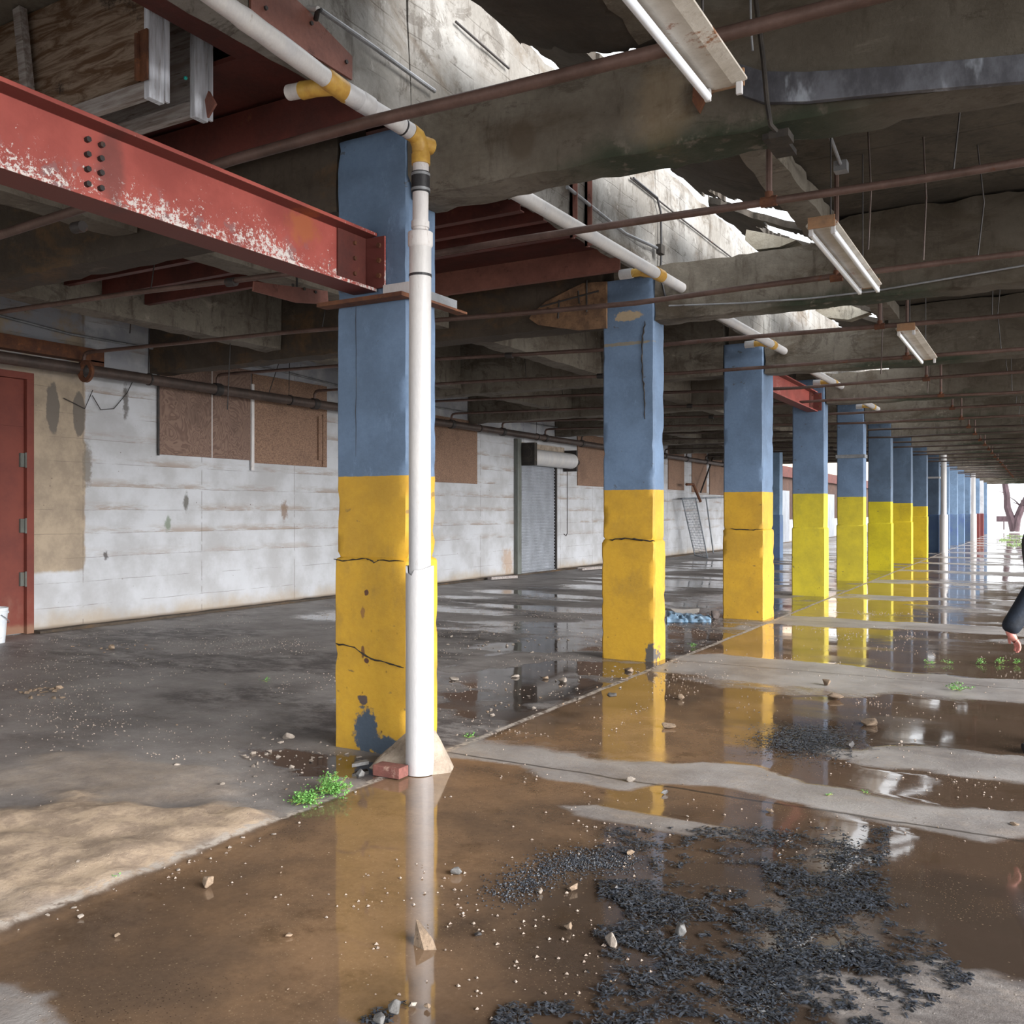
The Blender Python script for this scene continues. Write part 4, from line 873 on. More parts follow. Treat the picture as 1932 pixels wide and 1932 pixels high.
for y in (9.1, 12.0, 15.3, 18.2, 21.0):
    mb = MB(); mb.tube([(-11.3, y, 3.53), (-11.3, y + .025, 3.53)], .092, 14); mb.tube([(-11.3, y, 3.6), (-11.28, y, 4.5)], .006, 6); mb.build('hanger_ring', 'black_iron', t)
c = xp(166, 700, -11.14); mb = MB()
ro, ri = .15, .09; vs = []
for s, (yy, r) in enumerate(((0, ri), (0, ro), (.04, ro), (.04, ri))):
    for k in range(20):
        a = k * math.pi / 10; vs.append((c.x + r * math.cos(a), c.y + yy - .05, c.z + r * math.sin(a)))
mb.add(vs, [(s * 20 + k, s * 20 + (k + 1) % 20, ((s + 1) % 4) * 20 + (k + 1) % 20, ((s + 1) % 4) * 20 + k) for s in range(4) for k in range(20)])
o = mb.build('pipe_flange', 'rust', smooth=True); tag(o, 'rusty ring flange hanging at the sprinkler main above beige wall strip', 'flange')
mb = MB(); mb.box((-11.595, 5.6, 3.68), (-11.42, 8.46, 3.86)); mb.box((-11.595, 8.25, 3.55), (-11.42, 8.46, 3.7)); o = mb.build('rusty_channel', 'rust'); tag(o, 'orange rusted steel channel over the red door', 'steel channel')
tubeobj('conduit', [(-11.5, 5.5, 4.2), (-11.5, 8.0, 4.02), (-11.5, 12, 4.05), (-11.5, 15.5, 3.88), (-11.5, 24, 3.9)], .018, 'steel_plain', 'pale conduit running high along the white wall', 'conduit')
tubeobj('wire', [xp(120, 750, WX + .03), xp(160, 770, WX + .03), xp(175, 735, WX + .05)], .006, 'black_iron', 'loose dark wire loop on the beige wall strip', 'wire')
tubeobj('wire', [xp(174, 745, WX + .04), xp(190, 772, WX + .04), xp(215, 770, WX + .04), xp(240, 740, WX + .04), xp(252, 715, WX + .04)], .006, 'black_iron', 'thin wire drooping on the white wall left of the plywood', 'wire')
# hanging wires in the left aisle
for i, (a, b, Y) in enumerate((((44, 480), (46, 570), 6.2), ((243, 560), (245, 628), 8.2), ((377, 566), (355, 640), 8.2), ((430, 565), (429, 772), 8.6), ((543, 680), (507, 742), 11.5))):
    pa = yp(a[0], a[1], Y); pb = yp(b[0], b[1], Y); pa.z = 4.73
    tubeobj('hanging_wire', [pa, (pa + pb) / 2 + Vector((.05, 0, 0)), pb], .007, 'black_iron', ['short dark wire at the far left edge', 'dark wire over the ring flange', 'slanting dark wire above the plywood board', 'long straight dark wire before the plywood board', 'slanting wire above the particle board'][i], 'wire')

# ------------------------------------------------------------------ lamps
def lamp(y0, y1, x, z, tubes, lab):
    t = thing('fluorescent_fixture', (x, (y0 + y1) / 2, z), lab, 'lamp', 'strip lamps under the roof')
    mb = MB(); prof = [(x - .1, z + .045), (x - .04, z + .03), (x + .04, z + .03), (x + .1, z + .045), (x + .1, z + .055), (x + .055, z + .1), (x - .055, z + .1), (x - .1, z + .055)]
    mb.prism([(a, y0, b) for a, b in prof], (0, y1 - y0, 0)); hs = mb.build('housing', 'lamp_metal', t)
    for ye in (y0 - .012, y1):
        mb = MB(); mb.box((x - .085, ye, z + .025), (x + .085, ye + .012, z + .1)); mb.build('end_cap', 'lamp_brown', hs)
    for sx in (-1, 1):
        if (sx < 0 and tubes[0]) or (sx > 0 and tubes[1]):
            mb = MB(); mb.tube([(x + sx * .07, y0 + .02, z), (x + sx * .07, y1 - .02, z)], .019, 14); mb.build('tube', 'tube_glass', t, smooth=True)
        for ye in (y0 + .005, y1 - .025):
            mb = MB(); mb.box((x + sx * .07 - .014, ye, z - .02), (x + sx * .07 + .014, ye + .02, z + .035)); mb.build('socket', 'white_pvc', hs, bevel=.004)
    for ye in (y0 + .3, y1 - .3):
        mb = MB(); mb.tube([(x, ye, z + .09), (x, ye, 4.45)], .006, 6); mb.build('hanger_rod', 'black_iron', t)
lamp(1.75, 3.98, -1.21, 3.42, (1, 0), 'nearest rusty strip lamp with one long white tube, top of the picture')
lamp(6.24, 8.12, -1.255, 3.42, (1, 1), 'middle rusty strip lamp with two white tubes')
lamp(10.2, 12.3, -1.22, 3.42, (1, 0), 'farthest small rusty strip lamp')
# steel strap on the first beam and conduit
mb = MB(); yb = YK(1) - .055; P = [yp(a, b, yb) for a, b in ((1392, 118), (1385, 150), (1400, 178), (1440, 192), (1520, 190), (1700, 172), (1932, 152), (2000, 146), (2000, 92), (1932, 100), (1700, 122), (1520, 134), (1440, 133))]
mb.prism(P, (0, .04, 0)); tag(mb.build('steel_strap', 'plate', bevel=.003), 'blotchy grey steel strap bolted across the nearest crossbeam', 'steel strap')
t = thing('flexible_conduit', yp(1465, 250, YK(1) - .1), 'dark flexible conduit dropping past the grey strap to a small box', 'conduit')
mb = MB(); mb.tube([yp(1418, -60, YK(1) - .12), yp(1430, 30, YK(1) - .12), yp(1440, 110, YK(1) - .12), yp(1447, 190, YK(1) - .11), yp(1454, 235, YK(1) - .1), yp(1470, 252, YK(1) - .06)], .013, 8); mb.build('conduit', 'dark_gap', t, smooth=True)
mb = MB(); q = yp(1474, 258, YK(1) - .02); mb.box(q - Vector((.05, .06, .02)), q + Vector((.05, .06, .02))); mb.build('box', 'dark_gap', t)
mb = MB(); q = yp(1465, 272, YK(1) + .1); mb.box(q - Vector((.05, .1, .0)), q + Vector((.06, .2, .03))); tag(mb.build('beam_clamp', 'dark_gap'), 'small dark clamp below the nearest crossbeam', 'clamp')
tubeobj('wire', [yp(1415, -40, 4.7), yp(1417, 60, 4.7), yp(1420, 95, 4.7)], .006, 'steel_plain', 'thin pale wire hanging beside the flexible conduit', 'wire')
t = thing('conduit_drop', (-.9, 6.6, 4.1), 'thin conduit with small square box under the ceiling, right of the nearest lamp end', 'conduit')
a = gp(1562, 245, 4.38); b = gp(1587, 312, 4.36); mb = MB(); mb.tube([a, b], .014, 8); mb.build('conduit', 'steel_plain', t)
mb = MB(); mb.box(b - Vector((.05, .05, .05)), b + Vector((.05, .05, .03))); mb.build('box', 'steel_plain', t)
for i, (a, Y, y2) in enumerate(((1742, 7.6, 490), (1638, 7.3, 470), (1662, 11.8, 705), (1750, 16, 740))):
    p = yp(a, y2, Y); tubeobj('hanging_rod', [(p.x, p.y, 4.42), (p.x + .02, p.y, (p.z + 4.42) / 2), p], .007, 'dark_pipe', ['dangling thin rod right of the middle lamp', 'dangling thin rod above the middle lamp', 'dangling thin rod left of the farthest lamp', 'dangling thin rod below the farthest lamp'][i], 'rod', 'dangling ceiling rods')
# rusty bracket on first beam
mb = MB(); yb = YK(1) - .03; P = [yp(a, b, yb) for a, b in ((1308, 150), (1338, 140), (1346, 168), (1330, 185), (1318, 210), (1306, 190))]
mb.prism(P, (0, .03, 0)); tag(mb.build('rusty_bracket', 'rust'), 'small rusty bracket behind the lower end of the nearest lamp', 'bracket')

# ------------------------------------------------------------------ things on the floor
def rock_mesh(r, seed, flat=.7, n=16):
    rnd = random.Random(seed); bm = bmesh.new()
    for _ in range(n):
        v = Vector((rnd.gauss(0, 1), rnd.gauss(0, 1), rnd.gauss(0, 1))).normalized() * rnd.uniform(.75, 1.1)
        bm.verts.new(Vector((v.x * r, v.y * r * rnd.uniform(.7, 1), v.z * r * flat)))
    bmesh.ops.convex_hull(bm, input=bm.verts); bmesh.ops.delete(bm, geom=[v for v in bm.verts if not v.link_faces], context='VERTS')
    if r > .03:
        bmesh.ops.bevel(bm, geom=bm.edges[:], offset=r * .06, segments=1, affect='EDGES')
    mz = min(v.co.z for v in bm.verts)
    for v in bm.verts: v.co.z -= mz + r * .12
    me = bpy.data.meshes.new('rock'); bm.to_mesh(me); bm.free(); return me
def rock(px, py, wpx, m, lab, flat=.75, grp=None, name='stone', seed=None, hull=None):
    p = gp(px, py); dep = F * H / (py - CY); r = wpx / 2 * dep / F
    me = rock_mesh(r, seed if seed is not None else int(px * 7 + py), flat); me.materials.append(MT[m])
    o = bpy.data.objects.new(name, me); COL.objects.link(o); o.location = (p.x, p.y, 0); o.rotation_euler.z = (px * 1.7) % 6; tag(o, lab, 'stone' if name == 'stone' else name.split('_')[-1], grp); return o
# pointed stone in the puddle
p = gp(800, 1785)
bm = bmesh.new()
for q in ((780, 1780, 0), (800, 1790, 0), (824, 1789, 0), (818, 1772, 0), (783, 1765, 0)):
    g3 = gp(q[0], q[1]); bm.verts.new((g3.x, g3.y, -.004))
def ctop(px, pyb, dz):
    g3 = gp(px, pyb); return (g3.x, g3.y, dz)
for q in (ctop(785, 1776, .082), ctop(800, 1780, .058), ctop(816, 1785, .03), ctop(790, 1770, .07)): bm.verts.new(q)
bmesh.ops.convex_hull(bm, input=bm.verts); me = bpy.data.meshes.new('stone'); 
for v in bm.verts: v.co -= Vector((p.x, p.y, 0))
bm.to_mesh(me); bm.free(); me.materials.append(MT['rock_tan']); o = bpy.data.objects.new('stone', me); COL.objects.link(o); o.location = (p.x, p.y, 0); tag(o, 'pointed grey-tan stone standing in the pipe reflection', 'stone')
R = [(746, 1910, 36, 'rock_grey', 'dark grey rounded stone at the bottom edge below the pointed stone', .95), (718, 1930, 38, 'rock_grey', 'mossy grey stone cut by the bottom edge', .6),
     (779, 1898, 20, 'rock_pale', 'small pale pebble right of the dark grey bottom stone', .8), (806, 1902, 17, 'rock_tan', 'small orange pebble right of the pale bottom pebble', .8),
     (860, 1648, 28, 'rock_grey', 'light grey angular stone right of the pipe reflection', .6), (393, 1672, 30, 'rock_tan', 'tan broken lump alone on the brown wet floor', 1.0),
     (1152, 1785, 32, 'rock_pale', 'round pale pitted stone left of the black debris', 1.0), (1071, 1752, 26, 'rock_tan', 'tan flat stone left of the round pale stone', .6),
     (1079, 1678, 25, 'rock_tan', 'rounded tan stone at the puddle rim', .8), (1020, 1684, 14, 'rock_pale', 'tiny pale pebble left of the rounded tan stone', .8),
     (1160, 1677, 18, 'rock_dark', 'dark stone at the inner edge of the black debris', .8), (1190, 1610, 22, 'rock_tan', 'flat tan stone above the black debris', .5),
     (1287, 1764, 30, 'rock_grey', 'grey-white stone within the black debris', .9), (901, 1763, 18, 'rock_dark', 'small black stone in the brown puddle', .5),
     (1642, 1366, 46, 'rock_tan', 'layered tan brick fragment on the wet floor right', .35), (1603, 1412, 28, 'rock_dark', 'dark brown stone below the layered fragment', .5),
     (1262, 1372, 36, 'rock_tan', 'flat tan fragment near the second pillar reflection', .35), (1558, 1292, 24, 'rock_tan', 'pointed brown lump beside the third pillar reflection', .9),
     (1192, 1473, 24, 'rock_pale', 'pale flat stone on the dry crack before the second pillar', .5), (1255, 1497, 20, 'rock_dark', 'brown stone just right of the pale stone at the crack', .5),
     (1452, 1531, 20, 'rock_tan', 'flat tan chip on the wet floor above the black debris', .35), (1915, 1556, 22, 'rock_tan', 'flat tan chip at the right edge', .35),
     (150, 1638, 26, 'rock_pale', 'blue-white stone on the pale sand', .8), (172, 1633, 22, 'rock_tan', 'sandy lump beside the blue-white stone', .8), (308, 1612, 38, 'rock_tan', 'sandy flat slab fragment on the sand edge', .3),
     (544, 1393, 26, 'rock_pale', 'pale grey stone left of the nearest pillar foot', .7), (680, 1466, 22, 'rock_grey', 'small grey block at the nearest pillar foot', 1.0),
     (211, 1224, 15, 'rock_tan', 'orange-brown lump near the red door', .9), (152, 1731, 13, 'rock_pale', 'small white pebble left in the brown floor', .8), (221, 1765, 13, 'rock_tan', 'small tan pebble left in the brown floor', .6),
     (546, 1765, 17, 'rock_tan', 'flat tan pebble left of the yellow reflection', .4), (1157, 1309, 34, 'rock_grey', 'thin blue-grey slate lying before the second pillar', .16), (1062, 1287, 26, 'rock_pale', 'pale concrete lump before the second pillar', .5),
     (971, 1277, 20, 'rock_pale', 'pale flat chunk left of the second pillar rubble', .5), (1187, 1266, 26, 'rock_tan', 'tan chunk right at the second pillar foot', .4), (1030, 1280, 18, 'rock_tan', 'tan chunk among the rubble before the second pillar', .5),
     (1285, 1318, 15, 'rock_tan', 'tan lump on the floor right of second pillar', .9), (1575, 1318, 40, 'rock_tan', 'low heap fragment beside a weed sprig', .3), (1700, 1400, 8, 'rock_pale', 'tiny white pebble on the right wet floor', .6),
     (420, 1482, 20, 'rock_pale', 'flat pale chip on the grey floor left', .3), (334, 1443, 14, 'rock_pale', 'pale pebble on the grey floor left of the pillar', .5), (856, 1282, 26, 'rock_pale', 'flat pale chip right of the white downpipe', .3)]
for r in R: rock(r[0], r[1], r[2], r[3], r[4], r[5])
# crumbs, each one its own object
crumb_m = [rock_mesh(1.0, s, .6, 10) for s in range(6)]
for m in crumb_m: m.materials.append(MT['rock_pale'])
crumb_d = [rock_mesh(1.0, s + 20, .6, 10) for s in range(4)]
for m in crumb_d: m.materials.append(MT['rock_tan'])
rnd = random.Random(3); cnt = 0; tries = 0
def crumbs(n, fn, lab, grp, smin, smax, ms):
    i = 0
    while i < n:
        px, py = fn(rnd)
        p = gp(px, py)
        if (XL - .05 < p.x < XR + .05 and any(abs(p.y - YK(k) - .17) < .3 for k in (1, 2, 3))): continue
        o = bpy.data.objects.new('rubble_crumb', rnd.choice(ms)); COL.objects.link(o); s = rnd.uniform(smin, smax); o.location = (p.x, p.y, .0); o.scale = (s, s * rnd.uniform(.6, 1), s * rnd.uniform(.5, 1)); o.rotation_euler.z = rnd.uniform(0, 6)
        tag(o, lab, 'rubble', grp); i += 1
crumbs(50, lambda r: (r.uniform(830, 1140), r.gauss(1212, 12)), 'pale crumb in the rubble scatter left of the second pillar', 'rubble scatter left of the second pillar', .012, .035, crumb_m)
crumbs(45, lambda r: ((lambda t: (900 + t * 380 + r.gauss(0, 22), 1345 - t * 100 + r.gauss(0, 14)))(r.random())), 'small chip in the rubble around the second pillar foot', 'rubble at the second pillar foot', .01, .032, crumb_m + crumb_d)
crumbs(40, lambda r: (r.gauss(520, 75), r.gauss(1425, 16)), 'small pale chip scattered left of the nearest pillar foot', 'chips left of the nearest pillar foot', .008, .03, crumb_m)
crumbs(40, lambda r: (r.uniform(0, 620), r.uniform(1215, 1560)), 'small chip strewn over the grey left floor', 'chips on the left floor', .006, .02, crumb_m + crumb_d)
crumbs(50, lambda r: (r.uniform(350, 1250), r.uniform(1480, 1900)), 'tiny pebble in the brown puddle', 'pebbles in the brown puddle', .003, .007, crumb_d)
crumbs(30, lambda r: (r.uniform(1260, 1900), r.uniform(1300, 1560)), 'tiny pebble on the right wet floor', 'pebbles on the right wet floor', .004, .011, crumb_m + crumb_d)
crumbs(35, lambda r: ((lambda t: (t * 760, 1762 - t * 300 + r.gauss(0, 9)))(r.random())), 'chip lying along the long floor joint', 'chips along the long joint', .005, .016, crumb_m)

crumbs(22, lambda r: (r.gauss(80, 22), r.gauss(1306, 6)), 'crumb in the small dirt heap at the far left of the floor', 'dirt heap at the far left', .02, .05, crumb_d)
crumbs(12, lambda r: (r.gauss(215, 35), r.gauss(1222, 4)), 'leaf-brown chip before the white wall near the red door', 'brown chips near the red door', .015, .035, crumb_d)
# fine gravel: uncountable
def scatter(name, mat, n, fn, size, lab, cat, shard=False, seed=5):
    r = random.Random(seed); mb = MB(); i = 0
    while i < n:
        q = fn(r)
        if q is None: continue
        x, y = q; s = size * r.uniform(.5, 1.5); a = r.uniform(0, 6.28); ca, sa = math.cos(a), math.sin(a)
        if shard:
            l = s * r.uniform(1.2, 3.4); wd = s * r.uniform(.3, .8); z0 = r.uniform(-.001, .004); z1 = z0 + r.uniform(.0, .5) * s; z2 = z0 + r.uniform(.1, .7) * s
            P = [(-l, -wd, z0), (l, -wd * .6, z1), (l * .9, wd, z1 + wd * .4), (-l * .8, wd * .9, z0 + wd * .3), (0, -wd, z2), (0, wd, z2 + wd * .3)]
            mb.add([(x + ca * u - sa * v, y + sa * u + ca * v, w2 + .002) for u, v, w2 in P], [(0, 4, 5, 3), (4, 1, 2, 5)])
        else:
            P = [(-s, -s * .7, 0), (s, -s * .5, 0), (s * .4, s * .8, 0), (-s * .7, s * .6, 0), (0, 0, s * .9)]
            mb.add([(x + ca * u - sa * v, y + sa * u + ca * v, w2 - .001) for u, v, w2 in P], [(0, 1, 4), (1, 2, 4), (2, 3, 4), (3, 0, 4)])
        i += 1
    o = mb.build(name, mat, fixn=not shard); return tag(o, lab, cat, None, 'stuff')
def gpx(px, py): p = gp(px, py); return (p.x, p.y)
def fg(r):
    x = r.uniform(-11, 0); y = r.uniform(2, 16)
    if x > -3.5 and fbm(x * 1.5, y * 1.5, 4) < .15 and r.random() < .9: return None
    if fbm(x * .8, y * .8, 9) + .25 < r.random() * .9: return None
    if XL - .05 < x < XR + .05 and any(YK(k) - .05 < y < YK(k) + .65 for k in (1, 2, 3)): return None
    return (x, y)
scatter('floor_grit', 'gravel', 9000, fg, .006, 'fine pale grit strewn across the whole concrete floor', 'grit', seed=8)
def blk(r):
    t = r.random()
    if t < .60: px = r.uniform(1080, 1860); py = r.uniform(1680, 1990)
    elif t < .86: px = r.uniform(1130, 1680); py = r.uniform(1560, 1720)
    elif t < .93: px = r.gauss(1520, 45); py = r.gauss(1397, 14); return gpx(px, py)
    else: px = r.uniform(680, 1100); py = r.uniform(1890, 1960)
    x, y = gpx(px, py)
    e = 1.0
    if t < .60:
        lim = 1150 - (py - 1700) * .25; rim = 1650 + (py - 1680) * 1.1 if py < 1850 else 1840 - (py - 1850) * 1.8
        if px < lim + 60 * fbm(y * 6, 3) or px > rim + 60 * fbm(y * 6, 7): return None
    if t < .86:
        v = fbm(x * 3.4, y * 4.2, 2.2, 4); v2 = fbm(x * 13, y * 17, 6.1, 3)
        if r.random() > .1 + max(-.1, v) * 1.3 + max(0, v2) * 1.1: return None
        if 1130 < px < 1230 and 1610 < py < 1660: return None
        if 1290 < px < 1440 and 1630 < py < 1670: return None
    elif t >= .93 and (fbm(x * 4, y * 4, 12.5, 3) < .12 or r.random() < .5): return None
    return (x, y)
n_ = NT('wet_black_shreds'); cc = n_.mix(n_.step(n_.noise(55), .4, .65), L((28, 30, 34)), L((70, 76, 86))); MT['shred'] = n_.out(cc, .28, None, spec=.8)
scatter('black_debris', 'shred', 26000, blk, .0048, 'mat of glossy black shredded litter on the wet floor, bottom right', 'litter', True, 9)
scatter('black_grit', 'shred', 2600, lambda r: (lambda q: gpx(*q) if True else None)((lambda t: (950 + t * 230 + r.gauss(0, 28), 1688 - t * 60 - 50 * math.sin(t * 3.1) * .6 + r.gauss(0, 13)))(r.random())), .004, 'fan of fine dark grit left of the black litter', 'grit', False, 10)

# weeds
def weed(px, py, rx, ry, hgt, n, lab, leaf=.012, name='weed'):
    c = gp(px, py); t = thing(name, (c.x, c.y, 0), lab, 'weed'); r = random.Random(int(px)); mb = MB(); ms = MB()
    ns = max(3, n // 22); ax = [];
    for s in range(ns):
        # runners spread on the ground
        a = r.uniform(0, 6.28); u = math.sqrt(r.random()); e = gp(px + rx * u * math.cos(a), py + ry * u * math.sin(a)); h = hgt * r.uniform(.4, 1) * (1 - .5 * u)
        m = c.lerp(e, .5); P = [Vector((c.x, c.y, 0)), Vector((m.x, m.y, h * .8)), Vector((e.x, e.y, h))]; ms.tube(P, .0016, 4); ax.append(P)
    for i in range(n):
        P = r.choice(ax); q = r.random(); p = P[0].lerp(P[1], q * 2) if q < .5 else P[1].lerp(P[2], q * 2 - 1)
        p = p + Vector((r.gauss(0, leaf * 1.2), r.gauss(0, leaf * 1.2), abs(r.gauss(0, leaf * .9)))); s = leaf * r.uniform(.5, 1.15)
        d = Vector((r.gauss(0, 1), r.gauss(0, 1), r.uniform(.0, .8))).normalized(); u = d.cross(Vector((0, 0, 1)) + Vector((r.gauss(0, .4), r.gauss(0, .4), 0))).normalized(); w2 = d.cross(u) * .15 * s
        mb.add([p, p + d * s * .5 + u * s * .6 + w2, p + d * s * 1.1, p + d * s * .5 - u * s * .6 + w2, p + d * s * .55 - w2], [(0, 1, 4), (1, 2, 4), (2, 3, 4), (3, 0, 4)])
    ms.build('stems', 'stem', t); mb.build('leaves', 'leaf', t, fixn=False); return t
weed(628, 1496, 38, 26, .1, 850, 'bright green clover-like weed on the floor left of the downpipe foot, upper clump', .014)
weed(580, 1514, 36, 17, .05, 650, 'lower green creeping weed on the long joint left of the downpipe', .013)
weed(632, 1462, 14, 4, .03, 40, 'tiny sprig by the nearest pillar foot', .009)
weed(214, 1663, 14, 4, .03, 40, 'small green sprig on the sand joint far left', .008)
weed(884, 1391, 22, 5, .02, 60, 'small green sprig on the joint right of the downpipe', .012)
weed(504, 1286, 14, 4, .03, 40, 'small green sprig on the dark floor left of nearest pillar', .012)
weed(1812, 1302, 34, 9, .09, 130, 'green weed clump on the pale strip at right', .016)
weed(1306, 1219, 13, 4, .03, 40, 'low green sprig right of the second pillar', .015)
for i, px in enumerate((1748, 1790)): weed(px, 1252, 20, 3, .04, 50, ['left sprig of the green line on the right floor', 'second sprig of the green line on the right floor'][i], .012)
for i, px in enumerate((1850, 1885, 1918)): weed(px, 1252, 22, 4, .06, 80, ['third sprig of the green line on the right floor', 'fourth sprig of the green line on the right floor', 'last sprig of the green line at the right edge'][i], .014)
weed(1632, 1494, 14, 5, .012, 30, 'faint moss sprig on the crack above the debris', .007)
weed(1560, 1500, 14, 4, .012, 26, 'faint moss sprig further left on the crack', .007)
def grassfield(r):
    return (r.uniform(-2.2, 2.2), r.uniform(48, 74)) 
mb = MB(); r = random.Random(2)
for i in range(3500):
    x, y = grassfield(r)
    if fbm(x * .7, y * .35, 3) < .05: continue
    h = r.uniform(.02, .07) * (1 if y > 30 else .4); a = r.uniform(0, 6); mb.add([(x, y, 0), (x + .05 * math.cos(a), y + .05 * math.sin(a), 0), (x + .03 * math.cos(a + 1), y + .03, h)], [(0, 1, 2)])
tag(mb.build('grass_patch', 'grass', fixn=False), 'short grass growing on the far wet floor toward the bright exit', 'grass', None, 'stuff')

# tarp, white panel and bag by the third pillar
t = thing('crumpled_tarp', gp(1300, 1170), 'crumpled pale blue sheet on the floor left of the third pillar', 'tarp')
a, b, c2 = gp(1258, 1172), gp(1342, 1168), gp(1300, 1150)
vs = []; nx, ny = 34, 10
for j in range(ny + 1):
    for i in range(nx + 1):
        u, v = i / nx, j / ny; q = gp(1256 + 86 * u, 1174 - 20 * v * (1 - .4 * u)); z = .012 + .05 * abs(math.sin(u * 17 + v * 5 + 2 * fbm(u * 4, v * 4))) * (1 - abs(v - .5)) * (1 - .5 * u) + .03 * fbm(u * 6, v * 6)
        vs.append((q.x, q.y, max(.004, z if 0 < i < nx and 0 < j < ny else .004)))
mb = MB(); mb.add(vs, [(j * (nx + 1) + i, j * (nx + 1) + i + 1, (j + 1) * (nx + 1) + i + 1, (j + 1) * (nx + 1) + i) for j in range(ny) for i in range(nx)]); mb.build('sheet', 'tarp', t, smooth=True)
a = gp(1268, 1158); b = gp(1318, 1158); mb = MB(); P = [yp(px, py, a.y) for px, py in ((1265, 1147), (1290, 1149), (1319, 1147), (1318, 1154), (1300, 1161), (1282, 1160))]
mb.prism(P, (.0, .02, 0)); tag(mb.build('panel_scrap', 'board_white'), 'curved off-white panel scrap leaning behind the blue sheet', 'panel')
rock(1347, 1166, 26, 'bag', 'dark bundle of rags beside the third pillar foot', .9, None, 'rag_bundle')
# leaning wire mesh panels and rusty bent pipe
def mesh_panel(ptsW, lab, nx=10, nz=22, fr=.025):
    t = thing('wire_panel', ptsW[0], lab, 'wire panel'); A, B, C, D = [Vector(p) for p in ptsW]
    mb = MB()
    for P, Q in ((A, B), (B, C), (C, D), (D, A)): mb.tube([P, Q], fr, 6)
    mb.build('frame', 'mesh_steel', t)
    mb = MB()
    for i in range(1, nx): mb.tube([A.lerp(B, i / nx), D.lerp(C, i / nx)], .007, 4)
    for i in range(1, nz): mb.tube([A.lerp(D, i / nz), B.lerp(C, i / nz)], .007, 4)
    mb.build('mesh', 'mesh_steel', t)
A = gp(1311, 1047); B = gp(1335, 1052)
mesh_panel([A, B, xp(1312, 938, -11.0), xp(1287, 940, -11.2)], 'leaning grey wire panel against the white wall left of third pillar')
A = gp(1346, 1043); mb = MB(); mb.tube([A, xp(1332, 938, -11.2)], .03, 6); tag(mb.build('leaning_pole', 'mesh_steel'), 'thin grey pole leaning on the wall right of the wire panel', 'pole')
tubeobj('wall_rail', [xp(1285, 940, -11.45), xp(1372, 937, -11.45)], .03, 'mesh_steel', 'grey rail along the white wall above the leaning wire panel', 'rail')
tubeobj('bent_pipe', [xp(1295, 913, -11.2), xp(1308, 913, -11.1), xp(1322, 946, -10.9)], .05, 'rust', 'short bent rusty pipe end above the wire panel', 'pipe')
tubeobj('wall_pipe', [xp(1322, 928, -11.3), xp(1345, 863, -11.3), xp(1372, 868, -11.3)], .03, 'black_iron', 'dark bent pipe across the boards left of third pillar', 'pipe')
p = gp(1110, 1075); mb = MB(); mb.bar((p.x, p.y - .5, .05), (p.x + .1, p.y + .6, .04), .12, .05); mb.bar((p.x - .2, p.y - .3, .07), (p.x + .2, p.y + .5, .08), .09, .03); tag(mb.build('scrap_timber', 'greywood_h'), 'grey timber scraps at the wall foot left of second pillar', 'timber')
p = gp(940, 1092); mb = MB(); mb.bar((p.x, p.y - .4, .05), (p.x + .25, p.y + .4, .05), .14, .06); tag(mb.build('scrap_timber', 'greywood_h'), 'low scrap lying before the wall left of the roller shutter', 'timber')

# bucket
c = gp(-14, 1212); t = thing('bucket', (c.x, c.y, 0), 'white plastic bucket at the left edge by the red door', 'bucket')
mb = MB(); N = 24; prof = [(.0, .0), (.135, 0), (.165, .36), (.178, .36), (.178, .385), (.168, .39), (.172, .41), (.172, .43), (.16, .43), (.155, .38), (.13, .02), (0, .02)]
vs = [(c.x + r_ * math.cos(2 * math.pi * k / N), c.y + r_ * math.sin(2 * math.pi * k / N), z) for r_, z in prof for k in range(N)]
mb.add(vs, [(i * N + k, i * N + (k + 1) % N, (i + 1) * N + (k + 1) % N, (i + 1) * N + k) for i in range(len(prof) - 1) for k in range(N)]); mb.build('shell', 'bucket', t, smooth=True)
mb = MB(); mb.tube([(c.x + .18 * math.cos(a), c.y + .18 * math.sin(a), .35 - .12 * math.sin(a / 1.0) if 0 < a < math.pi else .35) for a in [i * math.pi / 12 for i in range(13)]], .005, 6); mb.build('handle', 'steel_plain', t)

# trees outside the far exit
def tree(px, Y, leans, lab, seed):
    r = random.Random(seed); b = yp(px, 1003, Y); b.z = 0; t = thing('bare_tree', (b.x, b.y, 0), lab, 'tree', 'bare trees beyond the exit'); allp = []
    for li, lean in enumerate(leans):
        mb = MB(); pts = [b + Vector((lean * i * .35 + .1 * math.sin(i * 1.9 + seed + li), 0, i * 1.0)) for i in range(9)]; allp.append(pts)
        mb.tube(pts, [.36, .3, .27, .25, .23, .2, .16, .12, .05], 8); mb.build('trunk', 'bark', t, smooth=True)
    for i in range(22):
        mb = MB()
        a = r.choice(allp)[r.randint(2, 7)]; d = Vector((r.gauss(0, 1), r.gauss(0, 1), r.uniform(.3, 1.2))).normalized(); l = r.uniform(.8, 2.2)
        mb.tube([a, a + d * l * .5 + Vector((0, 0, .1)), a + d * l], [.07, .045, .015], 6); mb.build('branch', 'bark', t, smooth=True)
tree(1912, 88, (-.5, .95), 'bare forked tree with two trunks beyond the bright exit', 1)
tree(1962, 98, (.3,), 'bare tree at the right edge beyond the exit', 6)
p = yp(1894, 978, 95); mb = MB(); mb.box((p.x - .6, 95, p.z - .25), (p.x + .6, 95.2, p.z + .25)); mb.box((p.x - .05, 95.05, 0), (p.x + .05, 95.15, p.z)); tag(mb.build('distant_sign', 'bark'), 'small dark sign far outside left of the bare trees', 'sign')

